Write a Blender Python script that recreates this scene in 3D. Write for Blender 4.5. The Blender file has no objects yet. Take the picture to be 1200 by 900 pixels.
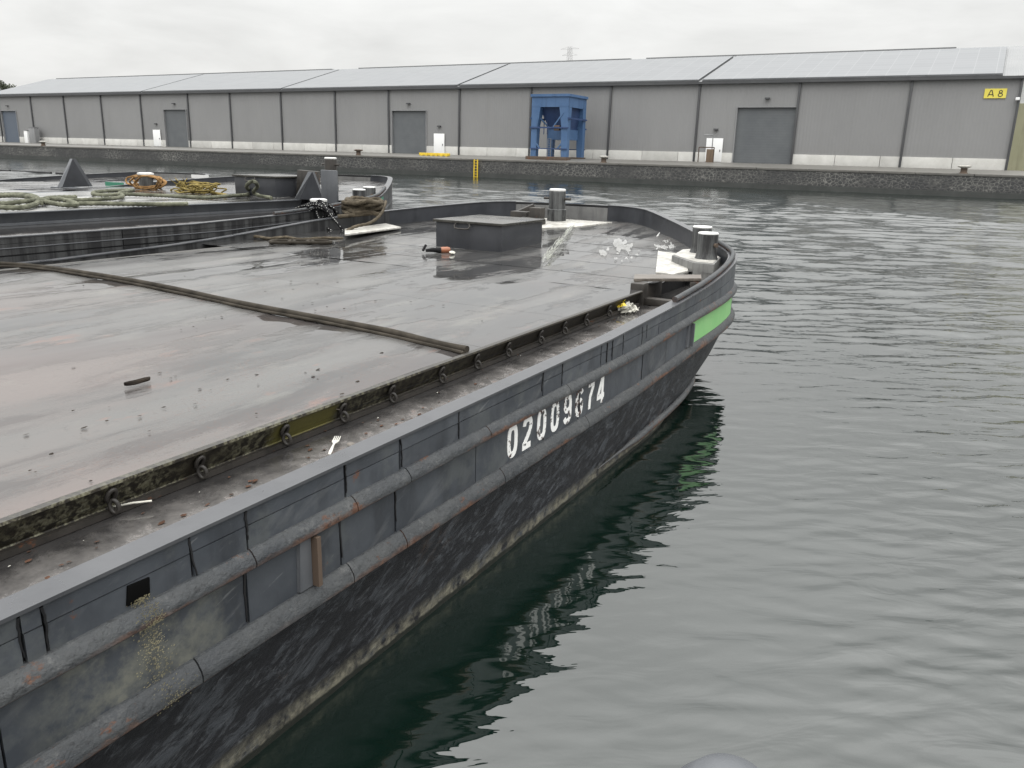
import bpy, bmesh, math, random
import numpy as np
from mathutils import Vector, Matrix, noise
random.seed(7)
R = math.radians
sc = bpy.context.scene
COL = sc.collection

# ------------------------------------------------------------------ camera
CAMH = 2.2
RIGHT = Vector((0.86976, 0.49275, 0.02682)); DOWN = Vector((0.15755, -0.22577, -0.96136)); FWD = Vector((-0.46766, 0.84037, -0.27400))
cd = bpy.data.cameras.new('camera'); cam = bpy.data.objects.new('camera', cd); COL.objects.link(cam)
cd.sensor_width = 36.0; cd.lens = 938.0/1200*36; cd.clip_start = 0.05; cd.clip_end = 6000
m = Matrix.Identity(4)
for i in range(3):
    m[i][0] = RIGHT[i]; m[i][1] = -DOWN[i]; m[i][2] = -FWD[i]
m[2][3] = CAMH
cam.matrix_world = m
sc.camera = cam
sc.view_settings.view_transform = 'Standard'; sc.view_settings.look = 'None'
sc.view_settings.exposure = 0.1; sc.view_settings.gamma = 1.0; sc.view_settings.use_curve_mapping = False

# ------------------------------------------------------------------ overcast sky and sun
SUN_EL, SUN_AZ = R(52), R(150)
w = bpy.data.worlds.new('World'); sc.world = w; w.use_nodes = True
nt = w.node_tree; nt.nodes.clear()
def wn(t, **k):
    n = nt.nodes.new(t)
    for a, b in k.items(): setattr(n, a, b)
    return n
out = wn('ShaderNodeOutputWorld'); bg = wn('ShaderNodeBackground'); bg.inputs['Strength'].default_value = 0.1
sky = wn('ShaderNodeTexSky', sky_type='NISHITA'); sky.sun_disc = False; sky.sun_elevation = SUN_EL; sky.sun_rotation = SUN_AZ
sky.air_density = 1.5; sky.dust_density = 4.0
tc = wn('ShaderNodeTexCoord'); sep = wn('ShaderNodeSeparateXYZ'); nt.links.new(tc.outputs['Generated'], sep.inputs[0])
zc = wn('ShaderNodeMath', operation='MAXIMUM'); zc.inputs[1].default_value = 0.0; nt.links.new(sep.outputs[2], zc.inputs[0])
# overcast, zenith raised past a natural sky's to brighten water, deck and walls
lum = wn('ShaderNodeMath', operation='MULTIPLY_ADD'); lum.inputs[1].default_value = 42.0; lum.inputs[2].default_value = 7.9
z2 = wn('ShaderNodeMath', operation='MULTIPLY'); nt.links.new(zc.outputs[0], z2.inputs[0]); nt.links.new(zc.outputs[0], z2.inputs[1]); nt.links.new(z2.outputs[0], lum.inputs[0])
dv = wn('ShaderNodeMath', operation='ADD'); dv.inputs[1].default_value = 0.16; nt.links.new(zc.outputs[0], dv.inputs[0])
pr = wn('ShaderNodeVectorMath', operation='SCALE')
inv = wn('ShaderNodeMath', operation='DIVIDE'); inv.inputs[0].default_value = 1.0; nt.links.new(dv.outputs[0], inv.inputs[1])
nt.links.new(tc.outputs['Generated'], pr.inputs[0]); nt.links.new(inv.outputs[0], pr.inputs['Scale'])
ns = wn('ShaderNodeTexNoise'); ns.inputs['Scale'].default_value = 1.15; ns.inputs['Detail'].default_value = 7; ns.inputs['Roughness'].default_value = 0.55; ns.inputs['Distortion'].default_value = 0.4
nt.links.new(pr.outputs[0], ns.inputs['Vector'])
cr = wn('ShaderNodeMapRange'); cr.inputs['From Min'].default_value = 0.32; cr.inputs['From Max'].default_value = 0.66
cr.inputs['To Min'].default_value = 0.86; cr.inputs['To Max'].default_value = 1.06
nt.links.new(ns.outputs['Fac'], cr.inputs['Value'])
lm = wn('ShaderNodeMath', operation='MULTIPLY'); nt.links.new(lum.outputs[0], lm.inputs[0]); nt.links.new(cr.outputs[0], lm.inputs[1])
tint = wn('ShaderNodeVectorMath', operation='SCALE'); tint.inputs[0].default_value = (1.0, 1.0, 0.985)
nt.links.new(lm.outputs[0], tint.inputs['Scale'])
mx = wn('ShaderNodeMix', data_type='RGBA'); mx.inputs['Factor'].default_value = 0.94
nt.links.new(sky.outputs[0], mx.inputs['A']); nt.links.new(tint.outputs[0], mx.inputs['B'])
nt.links.new(mx.outputs['Result'], bg.inputs['Color']); nt.links.new(bg.outputs[0], out.inputs[0])
sd = bpy.data.lights.new('sun', 'SUN'); sd.energy = 0.5; sd.angle = R(40); sd.color = (1.0, 0.98, 0.95)
so = bpy.data.objects.new('sun', sd); COL.objects.link(so)
sv = Vector((math.sin(SUN_AZ)*math.cos(SUN_EL), math.cos(SUN_AZ)*math.cos(SUN_EL), math.sin(SUN_EL)))
so.rotation_euler = sv.to_track_quat('Z', 'Y').to_euler()

# ------------------------------------------------------------------ measuring: where a photographed point stands in the world
def ray(px, py):
    return RIGHT*(px-600) + DOWN*(py-450) + FWD*938.0
def gp(px, py, z):
    d = ray(px, py); t = (z-CAMH)/d.z; return Vector((d.x*t, d.y*t, z))
def yp(px, py, y):
    d = ray(px, py); t = y/d.y; return Vector((d.x*t, y, CAMH+d.z*t))
def xp(px, py, x):
    d = ray(px, py); t = x/d.x; return Vector((x, d.y*t, CAMH+d.z*t))
def interp(x, xs, ys):
    if x <= xs[0]: return ys[0]
    for i in range(1, len(xs)):
        if x <= xs[i]:
            t = (x-xs[i-1])/(xs[i]-xs[i-1]); return ys[i-1]+(ys[i]-ys[i-1])*t
    return ys[-1]

# ------------------------------------------------------------------ materials
class NT:
    def __init__(s, name, coord='Object'):
        s.m = bpy.data.materials.new(name); s.m.use_nodes = True; s.t = s.m.node_tree; s.t.nodes.clear()
        s.o = s.n('ShaderNodeOutputMaterial'); s.b = s.n('ShaderNodeBsdfPrincipled')
        s.l(s.b.outputs[0], s.o.inputs[0]); s.tc = s.n('ShaderNodeTexCoord'); s.co = s.tc.outputs[coord]
        s.geo = s.n('ShaderNodeNewGeometry')
    def n(s, t, **k):
        x = s.t.nodes.new(t)
        for a, b in k.items(): setattr(x, a, b)
        return x
    def l(s, a, b): s.t.links.new(a, b)
    def put(s, inp, v):
        if isinstance(v, bpy.types.NodeSocket): s.l(v, inp)
        elif isinstance(v, (tuple, list)) and len(v) == 3 and len(inp.default_value) == 4: inp.default_value = (*v, 1)
        else: inp.default_value = v
    def mapping(s, scale=(1,1,1), rot=(0,0,0), loc=(0,0,0)):
        q = s.n('ShaderNodeMapping'); s.l(s.co, q.inputs[0])
        if any(rot): q.vector_type = 'TEXTURE'; scale = tuple(1/max(1e-4, a) for a in scale)
        q.inputs['Scale'].default_value = scale
        q.inputs['Rotation'].default_value = rot; q.inputs['Location'].default_value = loc; return q.outputs[0]
    def noise(s, scale, det=6, rough=0.6, dist=0.0, map=None, rot=(0,0,0), loc=(0,0,0)):
        x = s.n('ShaderNodeTexNoise'); x.inputs['Scale'].default_value = scale; x.inputs['Detail'].default_value = det
        x.inputs['Roughness'].default_value = rough; x.inputs['Distortion'].default_value = dist
        s.l(s.mapping(map or (1,1,1), rot, loc), x.inputs['Vector']); return x.outputs['Fac']
    def voro(s, scale, feat='F1', map=None, rand=1.0):
        x = s.n('ShaderNodeTexVoronoi', feature=feat); x.inputs['Scale'].default_value = scale; x.inputs['Randomness'].default_value = rand
        s.l(s.mapping(map or (1,1,1)), x.inputs['Vector']); return x
    def rng(s, v, a, b, c=0.0, d=1.0, smooth=False):
        x = s.n('ShaderNodeMapRange'); x.interpolation_type = 'SMOOTHSTEP' if smooth else 'LINEAR'
        s.put(x.inputs['Value'], v)
        for k, q in zip(('From Min','From Max','To Min','To Max'), (a,b,c,d)): x.inputs[k].default_value = q
        return x.outputs[0]
    def mix(s, f, a, b):
        x = s.n('ShaderNodeMix', data_type='RGBA'); s.put(x.inputs['Factor'], f); s.put(x.inputs['A'], a); s.put(x.inputs['B'], b); return x.outputs['Result']
    def mth(s, op, a, b=0.0, c=0.0):
        x = s.n('ShaderNodeMath', operation=op); s.put(x.inputs[0], a); s.put(x.inputs[1], b); s.put(x.inputs[2], c); return x.outputs[0]
    def xyz(s, src=None):
        x = s.n('ShaderNodeSeparateXYZ'); s.l(src or s.co, x.inputs[0]); return x.outputs
    def bump(s, h, strength=0.4, dist=0.01, normal=None):
        x = s.n('ShaderNodeBump'); x.inputs['Strength'].default_value = strength; x.inputs['Distance'].default_value = dist
        s.l(h, x.inputs['Height'])
        if normal is not None: s.l(normal, x.inputs['Normal'])
        return x.outputs[0]
    def vary(s, col, amt):
        o = s.n('ShaderNodeObjectInfo').outputs['Random']; h = s.n('ShaderNodeHueSaturation'); s.put(h.inputs['Color'], col); s.l(s.rng(o, 0, 1, 1-amt, 1+amt), h.inputs['Value']); return h.outputs[0]
    def done(s, col, rough=0.5, normal=None, metal=0.0, ior=1.45, spec=0.5, coat=None):
        s.put(s.b.inputs['Base Color'], col); s.put(s.b.inputs['Roughness'], rough); s.put(s.b.inputs['Metallic'], metal)
        s.b.inputs['IOR'].default_value = ior; s.put(s.b.inputs['Specular IOR Level'], spec)
        if normal is not None: s.l(normal, s.b.inputs['Normal'])
        if coat is not None:
            s.put(s.b.inputs['Coat Weight'], coat); s.b.inputs['Coat Roughness'].default_value = 0.06; s.b.inputs['Coat IOR'].default_value = 1.33
        return s.m
RUST = (0.17, 0.062, 0.024); RUST2 = (0.075, 0.032, 0.018)

def paint(name, c1, c2, rough=(0.35, 0.6), rust=0.0, grime=0.5, bump=0.25, sc_=3.0):
    q = NT(name)
    a = q.noise(sc_, 8, 0.62); b = q.noise(sc_*9, 5, 0.7); st = q.noise(sc_*2.2, 5, 0.6, map=(1.6, 1.6, 0.16))
    col = q.mix(q.rng(a, 0.3, 0.7), c1, c2)
    dark = tuple(x*0.45 for x in c1)
    col = q.mix(q.mth('MULTIPLY', q.rng(st, 0.52, 0.72), grime), col, dark)
    lite = tuple(min(1, x*1.7+0.02) for x in c2)
    col = q.mix(q.mth('MULTIPLY', q.rng(b, 0.6, 0.8), 0.35*grime), col, lite)
    if rust > 0:
        r = q.noise(sc_*1.7, 9, 0.68, loc=(3, 1, 7)); e = 0.74-0.3*rust
        col = q.mix(q.rng(r, e, e+0.05), col, q.mix(b, RUST, RUST2))
    return q.done(col, q.rng(a, 0.3, 0.7, *rough), q.bump(b, bump, 0.004))

MAT = {}
SLOPE = (0.10, 0.22, 0.0)
WAVE = (0.0, 0.030, 0.0, 0.0050)
def build_materials():
    # --- hull plates: blue grey paint, blotchy, with fine scratches and drips
    q = NT('hull_paint')
    a = q.noise(1.6, 8, 0.65); b = q.noise(28, 6, 0.7); c = q.noise(5, 7, 0.6, map=(1, 1.0, 0.22)); d = q.noise(9, 6, 0.6, map=(1, 0.25, 1), rot=(R(28), 0, 0))
    col = q.mix(q.rng(a, 0.32, 0.68), (0.031, 0.036, 0.044), (0.068, 0.075, 0.085))
    col = q.mix(q.mth('MULTIPLY', q.rng(c, 0.50, 0.70), 0.7), col, (0.019, 0.021, 0.025))
    col = q.mix(q.mth('MULTIPLY', q.rng(d, 0.56, 0.68), 0.5), col, (0.12, 0.125, 0.13)); g2 = q.noise(3.3, 9, 0.72, loc=(3, 3, 3)); col = q.mix(q.mth('MULTIPLY', q.rng(g2, 0.54, 0.62), 0.5), col, (0.085, 0.092, 0.092)); sc3 = q.noise(40, 5, 0.7, map=(1, 0.10, 1), rot=(R(18), 0, 0)); col = q.mix(q.mth('MULTIPLY', q.rng(sc3, 0.64, 0.72), 0.5), col, (0.2, 0.205, 0.205))
    col = q.mix(q.mth('MULTIPLY', q.rng(b, 0.64, 0.8), 0.3), col, (0.15, 0.155, 0.15))
    rr = q.noise(3.6, 10, 0.72, loc=(5, 2, 1)); col = q.mix(q.rng(rr, 0.665, 0.70), col, q.mix(b, RUST, RUST2))
    # pale lime and grain dirt, around the scupper
    p = q.xyz(); dy = q.mth('SUBTRACT', p[1], 1.33); dy = q.mth('MULTIPLY', dy, dy)
    blot = q.mth('MULTIPLY', q.rng(dy, 0.0, 0.16, 1, 0), q.rng(q.noise(7, 8, 0.7), 0.44, 0.62)); blot = q.mth('MULTIPLY', blot, q.rng(p[2], 0.88, 0.8))
    col = q.mix(q.mth('MULTIPLY', blot, 0.75), col, (0.17, 0.17, 0.14))
    col = q.vary(col, 0.10); n1 = q.bump(q.noise(2.6, 4, 0.5), 0.8, 0.03); n2 = q.bump(b, 0.25, 0.003, n1)
    MAT['hull_paint'] = q.done(col, q.rng(a, 0.3, 0.7, 0.34, 0.56), n2)
    # --- hull below the rubbing strake: black, scraped in long slanting strokes, scum at the waterline
    q = NT('hull_bottom_paint')
    d = q.noise(13.0, 10, 0.8, 0.5, map=(1, 0.36, 1.2), rot=(R(17), 0, 0)); e = q.noise(42, 7, 0.75, 0.4, map=(1, 0.25, 1), rot=(R(22), 0, 0)); a = q.noise(1.2, 6, 0.6)
    col = q.mix(q.rng(a, 0.3, 0.7), (0.005, 0.0055, 0.007), (0.012, 0.013, 0.016)); amt = q.rng(a, 0.35, 0.7, 0.5, 1.0)
    col = q.mix(q.mth('MULTIPLY', q.mth('MULTIPLY', q.rng(d, 0.485, 0.58), 0.8), amt), col, (0.075, 0.083, 0.093))
    col = q.mix(q.mth('MULTIPLY', q.rng(e, 0.54, 0.66), q.mth('MULTIPLY', q.rng(d, 0.42, 0.56), 0.75)), col, (0.115, 0.122, 0.13))
    p = q.xyz(); zz = q.mth('ADD', p[2], q.mth('MULTIPLY', q.mth('SUBTRACT', q.noise(7, 6, 0.7), 0.5), 0.05))
    scum = q.mth('MULTIPLY', q.rng(zz, 0.115, 0.055), q.rng(zz, 0.0, 0.02))
    scc = q.mix(q.noise(22, 7, 0.75), (0.075, 0.071, 0.055), (0.265, 0.25, 0.19))
    col = q.mix(q.mth('MULTIPLY', scum, q.rng(q.noise(12, 7, 0.7, loc=(2, 9, 3)), 0.38, 0.6)), col, scc)
    col = q.mix(q.rng(zz, 0.034, 0.024), col, (0.012, 0.014, 0.010))
    br = q.noise(3.5, 7, 0.7, map=(1, 0.35, 1), rot=(R(25), 0, 0), loc=(1, 7, 2)); col = q.mix(q.mth('MULTIPLY', q.rng(br, 0.62, 0.72), 0.45), col, (0.085, 0.05, 0.03))
    n1 = q.bump(q.noise(3, 4, 0.6), 0.5, 0.03); n1 = q.bump(d, 0.9, 0.02, n1)
    MAT['hull_bottom_paint'] = q.done(col, q.rng(d, 0.35, 0.65, 0.30, 0.6), n1, spec=0.28)
    # --- rubbing rails: bare grey worn steel, rusty along their underside
    q = NT('rail_steel')
    a = q.noise(5, 8, 0.65, map=(1, 0.4, 1)); b = q.noise(45, 6, 0.7); r = q.noise(3.2, 8, 0.66, map=(1, 0.5, 1), loc=(4, 4, 4))
    nz = q.xyz(q.geo.outputs['Normal'])[2]
    col = q.mix(q.rng(a, 0.3, 0.7), (0.033, 0.037, 0.042), (0.068, 0.071, 0.072))
    col = q.mix(q.mth('MULTIPLY', q.rng(b, 0.5, 0.75), 0.5), col, (0.045, 0.045, 0.045))
    lo = q.mth('ADD', q.mth('MULTIPLY', nz, -0.30), r); col = q.mix(q.mth('MULTIPLY', q.rng(lo, 0.46, 0.56), q.rng(q.noise(1.7, 5, 0.6, loc=(9, 9, 2)), 0.40, 0.56, 0.15, 1.0)), col, q.mix(q.rng(b, 0.35, 0.65), (0.15, 0.075, 0.043), RUST2)); chip = q.noise(11, 9, 0.75, loc=(2, 2, 8)); col = q.mix(q.mth('MULTIPLY', q.rng(chip, 0.56, 0.68), 0.4), col, (0.16, 0.16, 0.155)); col = q.mix(q.mth('MULTIPLY', q.rng(q.noise(38, 6, 0.75, loc=(6, 1, 1)), 0.45, 0.36), 0.8), col, (0.028, 0.029, 0.031)); pk = q.noise(7, 9, 0.75, map=(1, 0.6, 1), loc=(8, 3, 2)); col = q.mix(q.mth('MULTIPLY', q.rng(pk, 0.60, 0.64), 0.9), col, q.mix(q.rng(b, 0.35, 0.65), (0.115, 0.064, 0.043), RUST2))
    MAT['rail_steel'] = q.done(col, q.rng(a, 0.3, 0.7, 0.45, 0.7), spec=0.35, normal= q.bump(b, 0.5, 0.005, q.bump(q.noise(6, 6, 0.65, map=(1, 0.7, 1)), 1.0, 0.03)))
    MAT['cap_paint'] = paint('cap_paint', (0.046, 0.048, 0.053), (0.074, 0.076, 0.081), (0.22, 0.42), 0.05, 0.25, 0.15)
    MAT['bulwark_paint'] = paint('bulwark_paint', (0.026, 0.028, 0.033), (0.042, 0.045, 0.052), (0.3, 0.5), 0.04, 0.35)
    MAT['light_bulwark_paint'] = paint('light_bulwark_paint', (0.12, 0.12, 0.12), (0.18, 0.18, 0.175), (0.4, 0.6), 0.08, 0.5)
    MAT['box_paint'] = paint('box_paint', (0.032, 0.034, 0.039), (0.046, 0.048, 0.054), (0.3, 0.45), 0.06, 0.3)
    MAT['dark_steel'] = paint('dark_steel', (0.022, 0.020, 0.018), (0.05, 0.044, 0.038), (0.4, 0.7), 0.35, 0.6, 0.5, 5)
    MAT['grey_paint'] = paint('grey_paint', (0.07, 0.075, 0.083), (0.105, 0.11, 0.118), (0.35, 0.55), 0.05, 0.35)
    MAT['wet_lid'] = paint('wet_lid', (0.030, 0.029, 0.026), (0.062, 0.059, 0.052), (0.12, 0.4), 0.25, 0.9, 0.4, 4)
    q = NT('void_black'); MAT['void_black'] = q.done((0.004, 0.004, 0.004), 0.95, spec=0.05)
    MAT['seam_tar'] = paint('seam_tar', (0.006, 0.006, 0.007), (0.012, 0.012, 0.013), (0.35, 0.6), 0.1, 0.3)
    MAT['dirty_grey'] = paint('dirty_grey', (0.13, 0.13, 0.125), (0.22, 0.22, 0.21), (0.4, 0.65), 0.15, 0.9, 0.4, 4)
    # --- wet deck
    q = NT('wet_deck')
    a = q.noise(0.9, 7, 0.62, 0.4, map=(1.8, 0.32, 1)); b = q.noise(14, 7, 0.7); c = q.noise(0.55, 5, 0.6, map=(1.3, 0.5, 1), loc=(3, 8, 0)); e = q.noise(3.2, 8, 0.68, map=(1.5, 0.6, 1), loc=(9, 1, 0))
    p = q.xyz()
    col = q.mix(q.rng(a, 0.35, 0.65), (0.040, 0.040, 0.041), (0.085, 0.083, 0.080))
    near = q.mth('MULTIPLY', q.rng(p[1], 5.0, 2.2), q.rng(c, 0.40, 0.58)); col = q.mix(q.mth('MULTIPLY', near, 0.5), col, (0.150, 0.104, 0.091))
    col = q.mix(q.mth('MULTIPLY', q.rng(e, 0.60, 0.68), q.rng(p[1], 6.0, 2.5, 0.05, 0.5)), col, (0.19, 0.072, 0.042))
    pale = q.noise(2.1, 8, 0.7, map=(1.4, 0.5, 1), loc=(1, 1, 5)); col = q.mix(q.mth('MULTIPLY', q.rng(pale, 0.56, 0.7), 0.5), col, (0.17, 0.165, 0.14))
    col = q.mix(q.mth('MULTIPLY', q.rng(b, 0.58, 0.72), 0.5), col, (0.025, 0.023, 0.022))
    spk = q.mth('MULTIPLY', q.rng(q.noise(55, 6, 0.75), 0.52, 0.60), q.rng(q.noise(1.3, 7, 0.68, 0.5, map=(1.5, 0.5, 1), loc=(2, 6, 1)), 0.50, 0.64)); col = q.mix(q.mth('MULTIPLY', spk, 0.8), col, q.mix(q.rng(b, 0.4, 0.6), (0.045, 0.030, 0.025), (0.115, 0.065, 0.05)))
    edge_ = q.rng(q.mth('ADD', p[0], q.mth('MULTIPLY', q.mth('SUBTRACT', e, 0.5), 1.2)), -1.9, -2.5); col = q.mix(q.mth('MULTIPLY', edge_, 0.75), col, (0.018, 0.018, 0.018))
    wet = q.rng(q.mth('ADD', a, q.mth('MULTIPLY', q.mth('SUBTRACT', e, 0.5), 0.5)), 0.475, 0.535)
    col = q.mix(wet, q.mix(0.25, col, (0.02, 0.02, 0.02)), q.mix(0.18, col, (0.13, 0.128, 0.122))); col = q.vary(col, 0.10)
    rough = q.rng(wet, 0, 1, 0.045, 0.23)
    h = q.mth('MULTIPLY', q.mth('ADD', q.mth('MULTIPLY', b, 0.35), e), wet)
    n1 = q.bump(q.noise(0.8, 3, 0.5, map=(1.6, 0.6, 1)), 0.22, 0.05); n1 = q.bump(h, 0.22, 0.006, n1)
    MAT['wet_deck'] = q.done(col, rough, n1, ior=1.45, spec=0.5)
    q = NT('sky_sheen_deck'); a = q.noise(0.9, 7, 0.62, 0.4, map=(1.8, 0.32, 1)); b = q.noise(9, 6, 0.7)  # bright sky reflection painted into the colour of the farther decks
    MAT['sky_sheen_deck'] = q.done(q.mix(q.rng(a, 0.35, 0.62), (0.07, 0.07, 0.07), (0.30, 0.30, 0.29)), q.rng(a, 0.35, 0.6, 0.12, 0.4), q.bump(b, 0.2, 0.005), ior=1.45)
    # --- side deck: wetter along the coaming, whose reflection is painted in dark; flaking brownish scale along the bulwark
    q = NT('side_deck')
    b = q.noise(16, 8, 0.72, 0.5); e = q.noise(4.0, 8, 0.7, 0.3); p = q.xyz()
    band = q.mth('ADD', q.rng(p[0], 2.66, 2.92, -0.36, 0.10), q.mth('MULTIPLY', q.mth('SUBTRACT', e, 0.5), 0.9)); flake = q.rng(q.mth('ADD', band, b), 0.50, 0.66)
    col = q.mix(q.rng(e, 0.35, 0.65), (0.022, 0.021, 0.021), (0.040, 0.038, 0.037)); coaming_refl = q.rng(q.mth('ADD', p[0], q.mth('MULTIPLY', q.mth('SUBTRACT', e, 0.5), 0.35)), 2.70, 2.86); col = q.mix(coaming_refl, col, q.mix(q.rng(e, 0.35, 0.65), (0.085, 0.081, 0.078), (0.14, 0.132, 0.126)))
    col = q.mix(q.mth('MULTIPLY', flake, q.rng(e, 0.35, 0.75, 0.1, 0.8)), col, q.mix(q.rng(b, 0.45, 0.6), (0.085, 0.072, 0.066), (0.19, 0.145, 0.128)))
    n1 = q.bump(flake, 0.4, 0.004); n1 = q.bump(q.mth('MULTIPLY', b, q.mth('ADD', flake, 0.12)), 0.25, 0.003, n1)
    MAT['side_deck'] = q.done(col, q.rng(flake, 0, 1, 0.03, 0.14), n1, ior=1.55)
    # --- coaming: black brown with lichen flecks
    q = NT('coaming_moss')
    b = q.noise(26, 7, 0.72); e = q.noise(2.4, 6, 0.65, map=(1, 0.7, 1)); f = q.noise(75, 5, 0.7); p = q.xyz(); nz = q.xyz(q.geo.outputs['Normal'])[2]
    col = q.mix(q.rng(b, 0.35, 0.65), (0.014, 0.012, 0.009), (0.040, 0.033, 0.022))
    side = q.rng(p[1], 4.5, 2.0, 0.02, 1)
    col = q.mix(q.mth('MULTIPLY', q.mth('MULTIPLY', q.rng(b, 0.47, 0.56), q.rng(e, 0.38, 0.52)), side), col, q.mix(q.rng(f, 0.35, 0.65), (0.09, 0.082, 0.045), (0.24, 0.235, 0.17)))
    dq = q.mth('SUBTRACT', p[1], 2.62); dq = q.mth('MULTIPLY', dq, dq)
    moss = q.mth('MULTIPLY', q.rng(q.mth('ADD', dq, q.mth('MULTIPLY', q.mth('SUBTRACT', b, 0.5), 0.06)), 0.055, 0.03), q.rng(p[2], 1.03, 1.01))
    col = q.mix(moss, col, q.mix(f, (0.10, 0.095, 0.022), (0.17, 0.15, 0.05)))
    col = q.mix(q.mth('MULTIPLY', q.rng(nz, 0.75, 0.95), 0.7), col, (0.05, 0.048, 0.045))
    MAT['coaming_moss'] = q.done(col, 0.55, q.bump(b, 0.7, 0.006))
    # --- green marking
    q = NT('green_paint'); a = q.noise(2.5, 7, 0.6); b = q.noise(30, 5, 0.7)
    col = q.mix(q.rng(a, 0.3, 0.7), (0.17, 0.44, 0.15), (0.25, 0.50, 0.20)); col = q.mix(q.rng(q.noise(6, 8, 0.72), 0.66, 0.70), col, (0.07, 0.09, 0.06))
    MAT['green_paint'] = q.done(col, 0.5, q.bump(b, 0.2, 0.003))
    q = NT('dull_green_paint'); a = q.noise(2.5, 7, 0.6); MAT['dull_green_paint'] = q.done(q.mix(a, (0.03, 0.16, 0.10), (0.05, 0.22, 0.14)), 0.5)
    # --- painted figures, worn through to rust towards the middle of the number
    q = NT('number_paint'); b = q.noise(14, 8, 0.7); f = q.noise(60, 5, 0.7)
    p = q.xyz(); wear = q.rng(p[1], 3.75, 4.05, 0.0, 1.0); wear = q.mth('MULTIPLY', wear, q.rng(p[1], 4.95, 4.7, 0.25, 1.0))
    k = q.rng(q.mth('ADD', b, q.mth('MULTIPLY', wear, 0.095)), 0.62, 0.645)
    col = q.mix(k, q.mix(f, (0.78, 0.78, 0.76), (0.86, 0.86, 0.84)), q.mix(q.rng(f, 0.45, 0.6), (0.05, 0.053, 0.06), RUST2)); MAT['number_paint'] = q.done(col, 0.55, q.bump(f, 0.2, 0.002))
    # --- white tops / plates
    q = NT('white_worn_paint'); b = q.noise(9, 8, 0.72); f = q.noise(50, 6, 0.7)
    col = q.mix(q.rng(b, 0.38, 0.6), (0.50, 0.49, 0.455), (0.27, 0.26, 0.235)); col = q.mix(q.mth('MULTIPLY', q.rng(f, 0.58, 0.68), 0.5), col, (0.2, 0.18, 0.15))
    MAT['white_worn_paint'] = q.done(col, 0.4, q.bump(f, 0.2, 0.003))
    q = NT('white_clean_paint'); f = q.noise(12, 6, 0.7); MAT['white_clean_paint'] = q.done(q.mix(f, (0.72, 0.72, 0.71), (0.55, 0.55, 0.53)), 0.5)
    # --- bollard: wood grained dark paint streaks
    q = NT('bollard_paint'); a = q.noise(14, 7, 0.7, map=(1, 1, 0.10)); b = q.noise(30, 6, 0.7)
    col = q.mix(q.rng(a, 0.42, 0.60), (0.085, 0.088, 0.088), (0.016, 0.016, 0.017)); col = q.mix(q.mth('MULTIPLY', q.rng(b, 0.6, 0.74), 0.5), col, (0.2, 0.19, 0.17))
    MAT['bollard_paint'] = q.done(col, 0.5, q.bump(b, 0.4, 0.004))
    q = NT('streaky_side'); a = q.noise(5.0, 6, 0.65, map=(1, 1.6, 0.07)); b = q.noise(20, 6, 0.7); c = q.noise(0.8, 3, 0.5)
    e = q.mth('ADD', a, q.mth('MULTIPLY', q.mth('SUBTRACT', c, 0.5), 0.35))
    col = q.mix(q.rng(e, 0.45, 0.58), (0.055, 0.056, 0.057), (0.017, 0.017, 0.018)); col = q.mix(q.mth('MULTIPLY', q.rng(b, 0.6, 0.74), 0.4), col, (0.1, 0.09, 0.08))
    MAT['streaky_side'] = q.done(col, 0.42, q.bump(b, 0.3, 0.004))
    # --- ropes
    def rope(name, c1, c2):
        q = NT(name); f = q.noise(70, 5, 0.7); g = q.noise(6, 4, 0.6); MAT[name] = q.done(q.mix(q.rng(g, 0.35, 0.65), q.mix(f, c1, c2), tuple(x*0.65 for x in c1)), 0.9, q.bump(f, 0.6, 0.004), spec=0.2)
    rope('rope_green_grey', (0.10, 0.105, 0.075), (0.22, 0.22, 0.165)); rope('rope_orange', (0.24, 0.135, 0.055), (0.40, 0.25, 0.115)); rope('rope_yellow', (0.19, 0.145, 0.045), (0.34, 0.27, 0.10))
    rope('rope_brown', (0.065, 0.053, 0.037), (0.13, 0.11, 0.08)); rope('rope_black', (0.010, 0.010, 0.011), (0.028, 0.028, 0.030)); rope('rope_fleck', (0.45, 0.45, 0.43), (0.7, 0.7, 0.66)); rope('hose_rubber', (0.030, 0.026, 0.020), (0.070, 0.060, 0.048))
    rope('dead_leaf', (0.045, 0.024, 0.015), (0.11, 0.055, 0.035)); rope('twig', (0.018, 0.014, 0.011), (0.05, 0.038, 0.028)); rope('grain', (0.27, 0.24, 0.14), (0.48, 0.44, 0.31)); rope('pale_scrap', (0.55, 0.54, 0.48), (0.75, 0.73, 0.66))
    q = NT('board_wood'); a = q.noise(8, 7, 0.65, map=(0.25, 3, 3)); MAT['board_wood'] = q.done(q.mix(q.rng(a, 0.35, 0.65), (0.16, 0.14, 0.12), (0.08, 0.07, 0.06)), 0.45, q.bump(a, 0.3, 0.005))
    q = NT('white_plastic'); MAT['white_plastic'] = q.done(q.mix(q.noise(30, 4, 0.6), (0.50, 0.49, 0.45), (0.38, 0.37, 0.33)), 0.4)
    q = NT('orange_plastic'); MAT['orange_plastic'] = q.done(q.mix(q.noise(20, 4, 0.6), (0.30, 0.11, 0.05), (0.18, 0.07, 0.04)), 0.4)
    q = NT('yellow_plastic'); MAT['yellow_plastic'] = q.done(q.mix(q.noise(20, 4, 0.6), (0.75, 0.58, 0.05), (0.6, 0.45, 0.04)), 0.45)
    # --- warehouse
    q = NT('wall_cladding'); p = q.xyz(); wv = q.n('ShaderNodeTexWave', wave_type='BANDS', bands_direction='X'); wv.inputs['Scale'].default_value = 1.05; wv.inputs['Distortion'].default_value = 0
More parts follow.
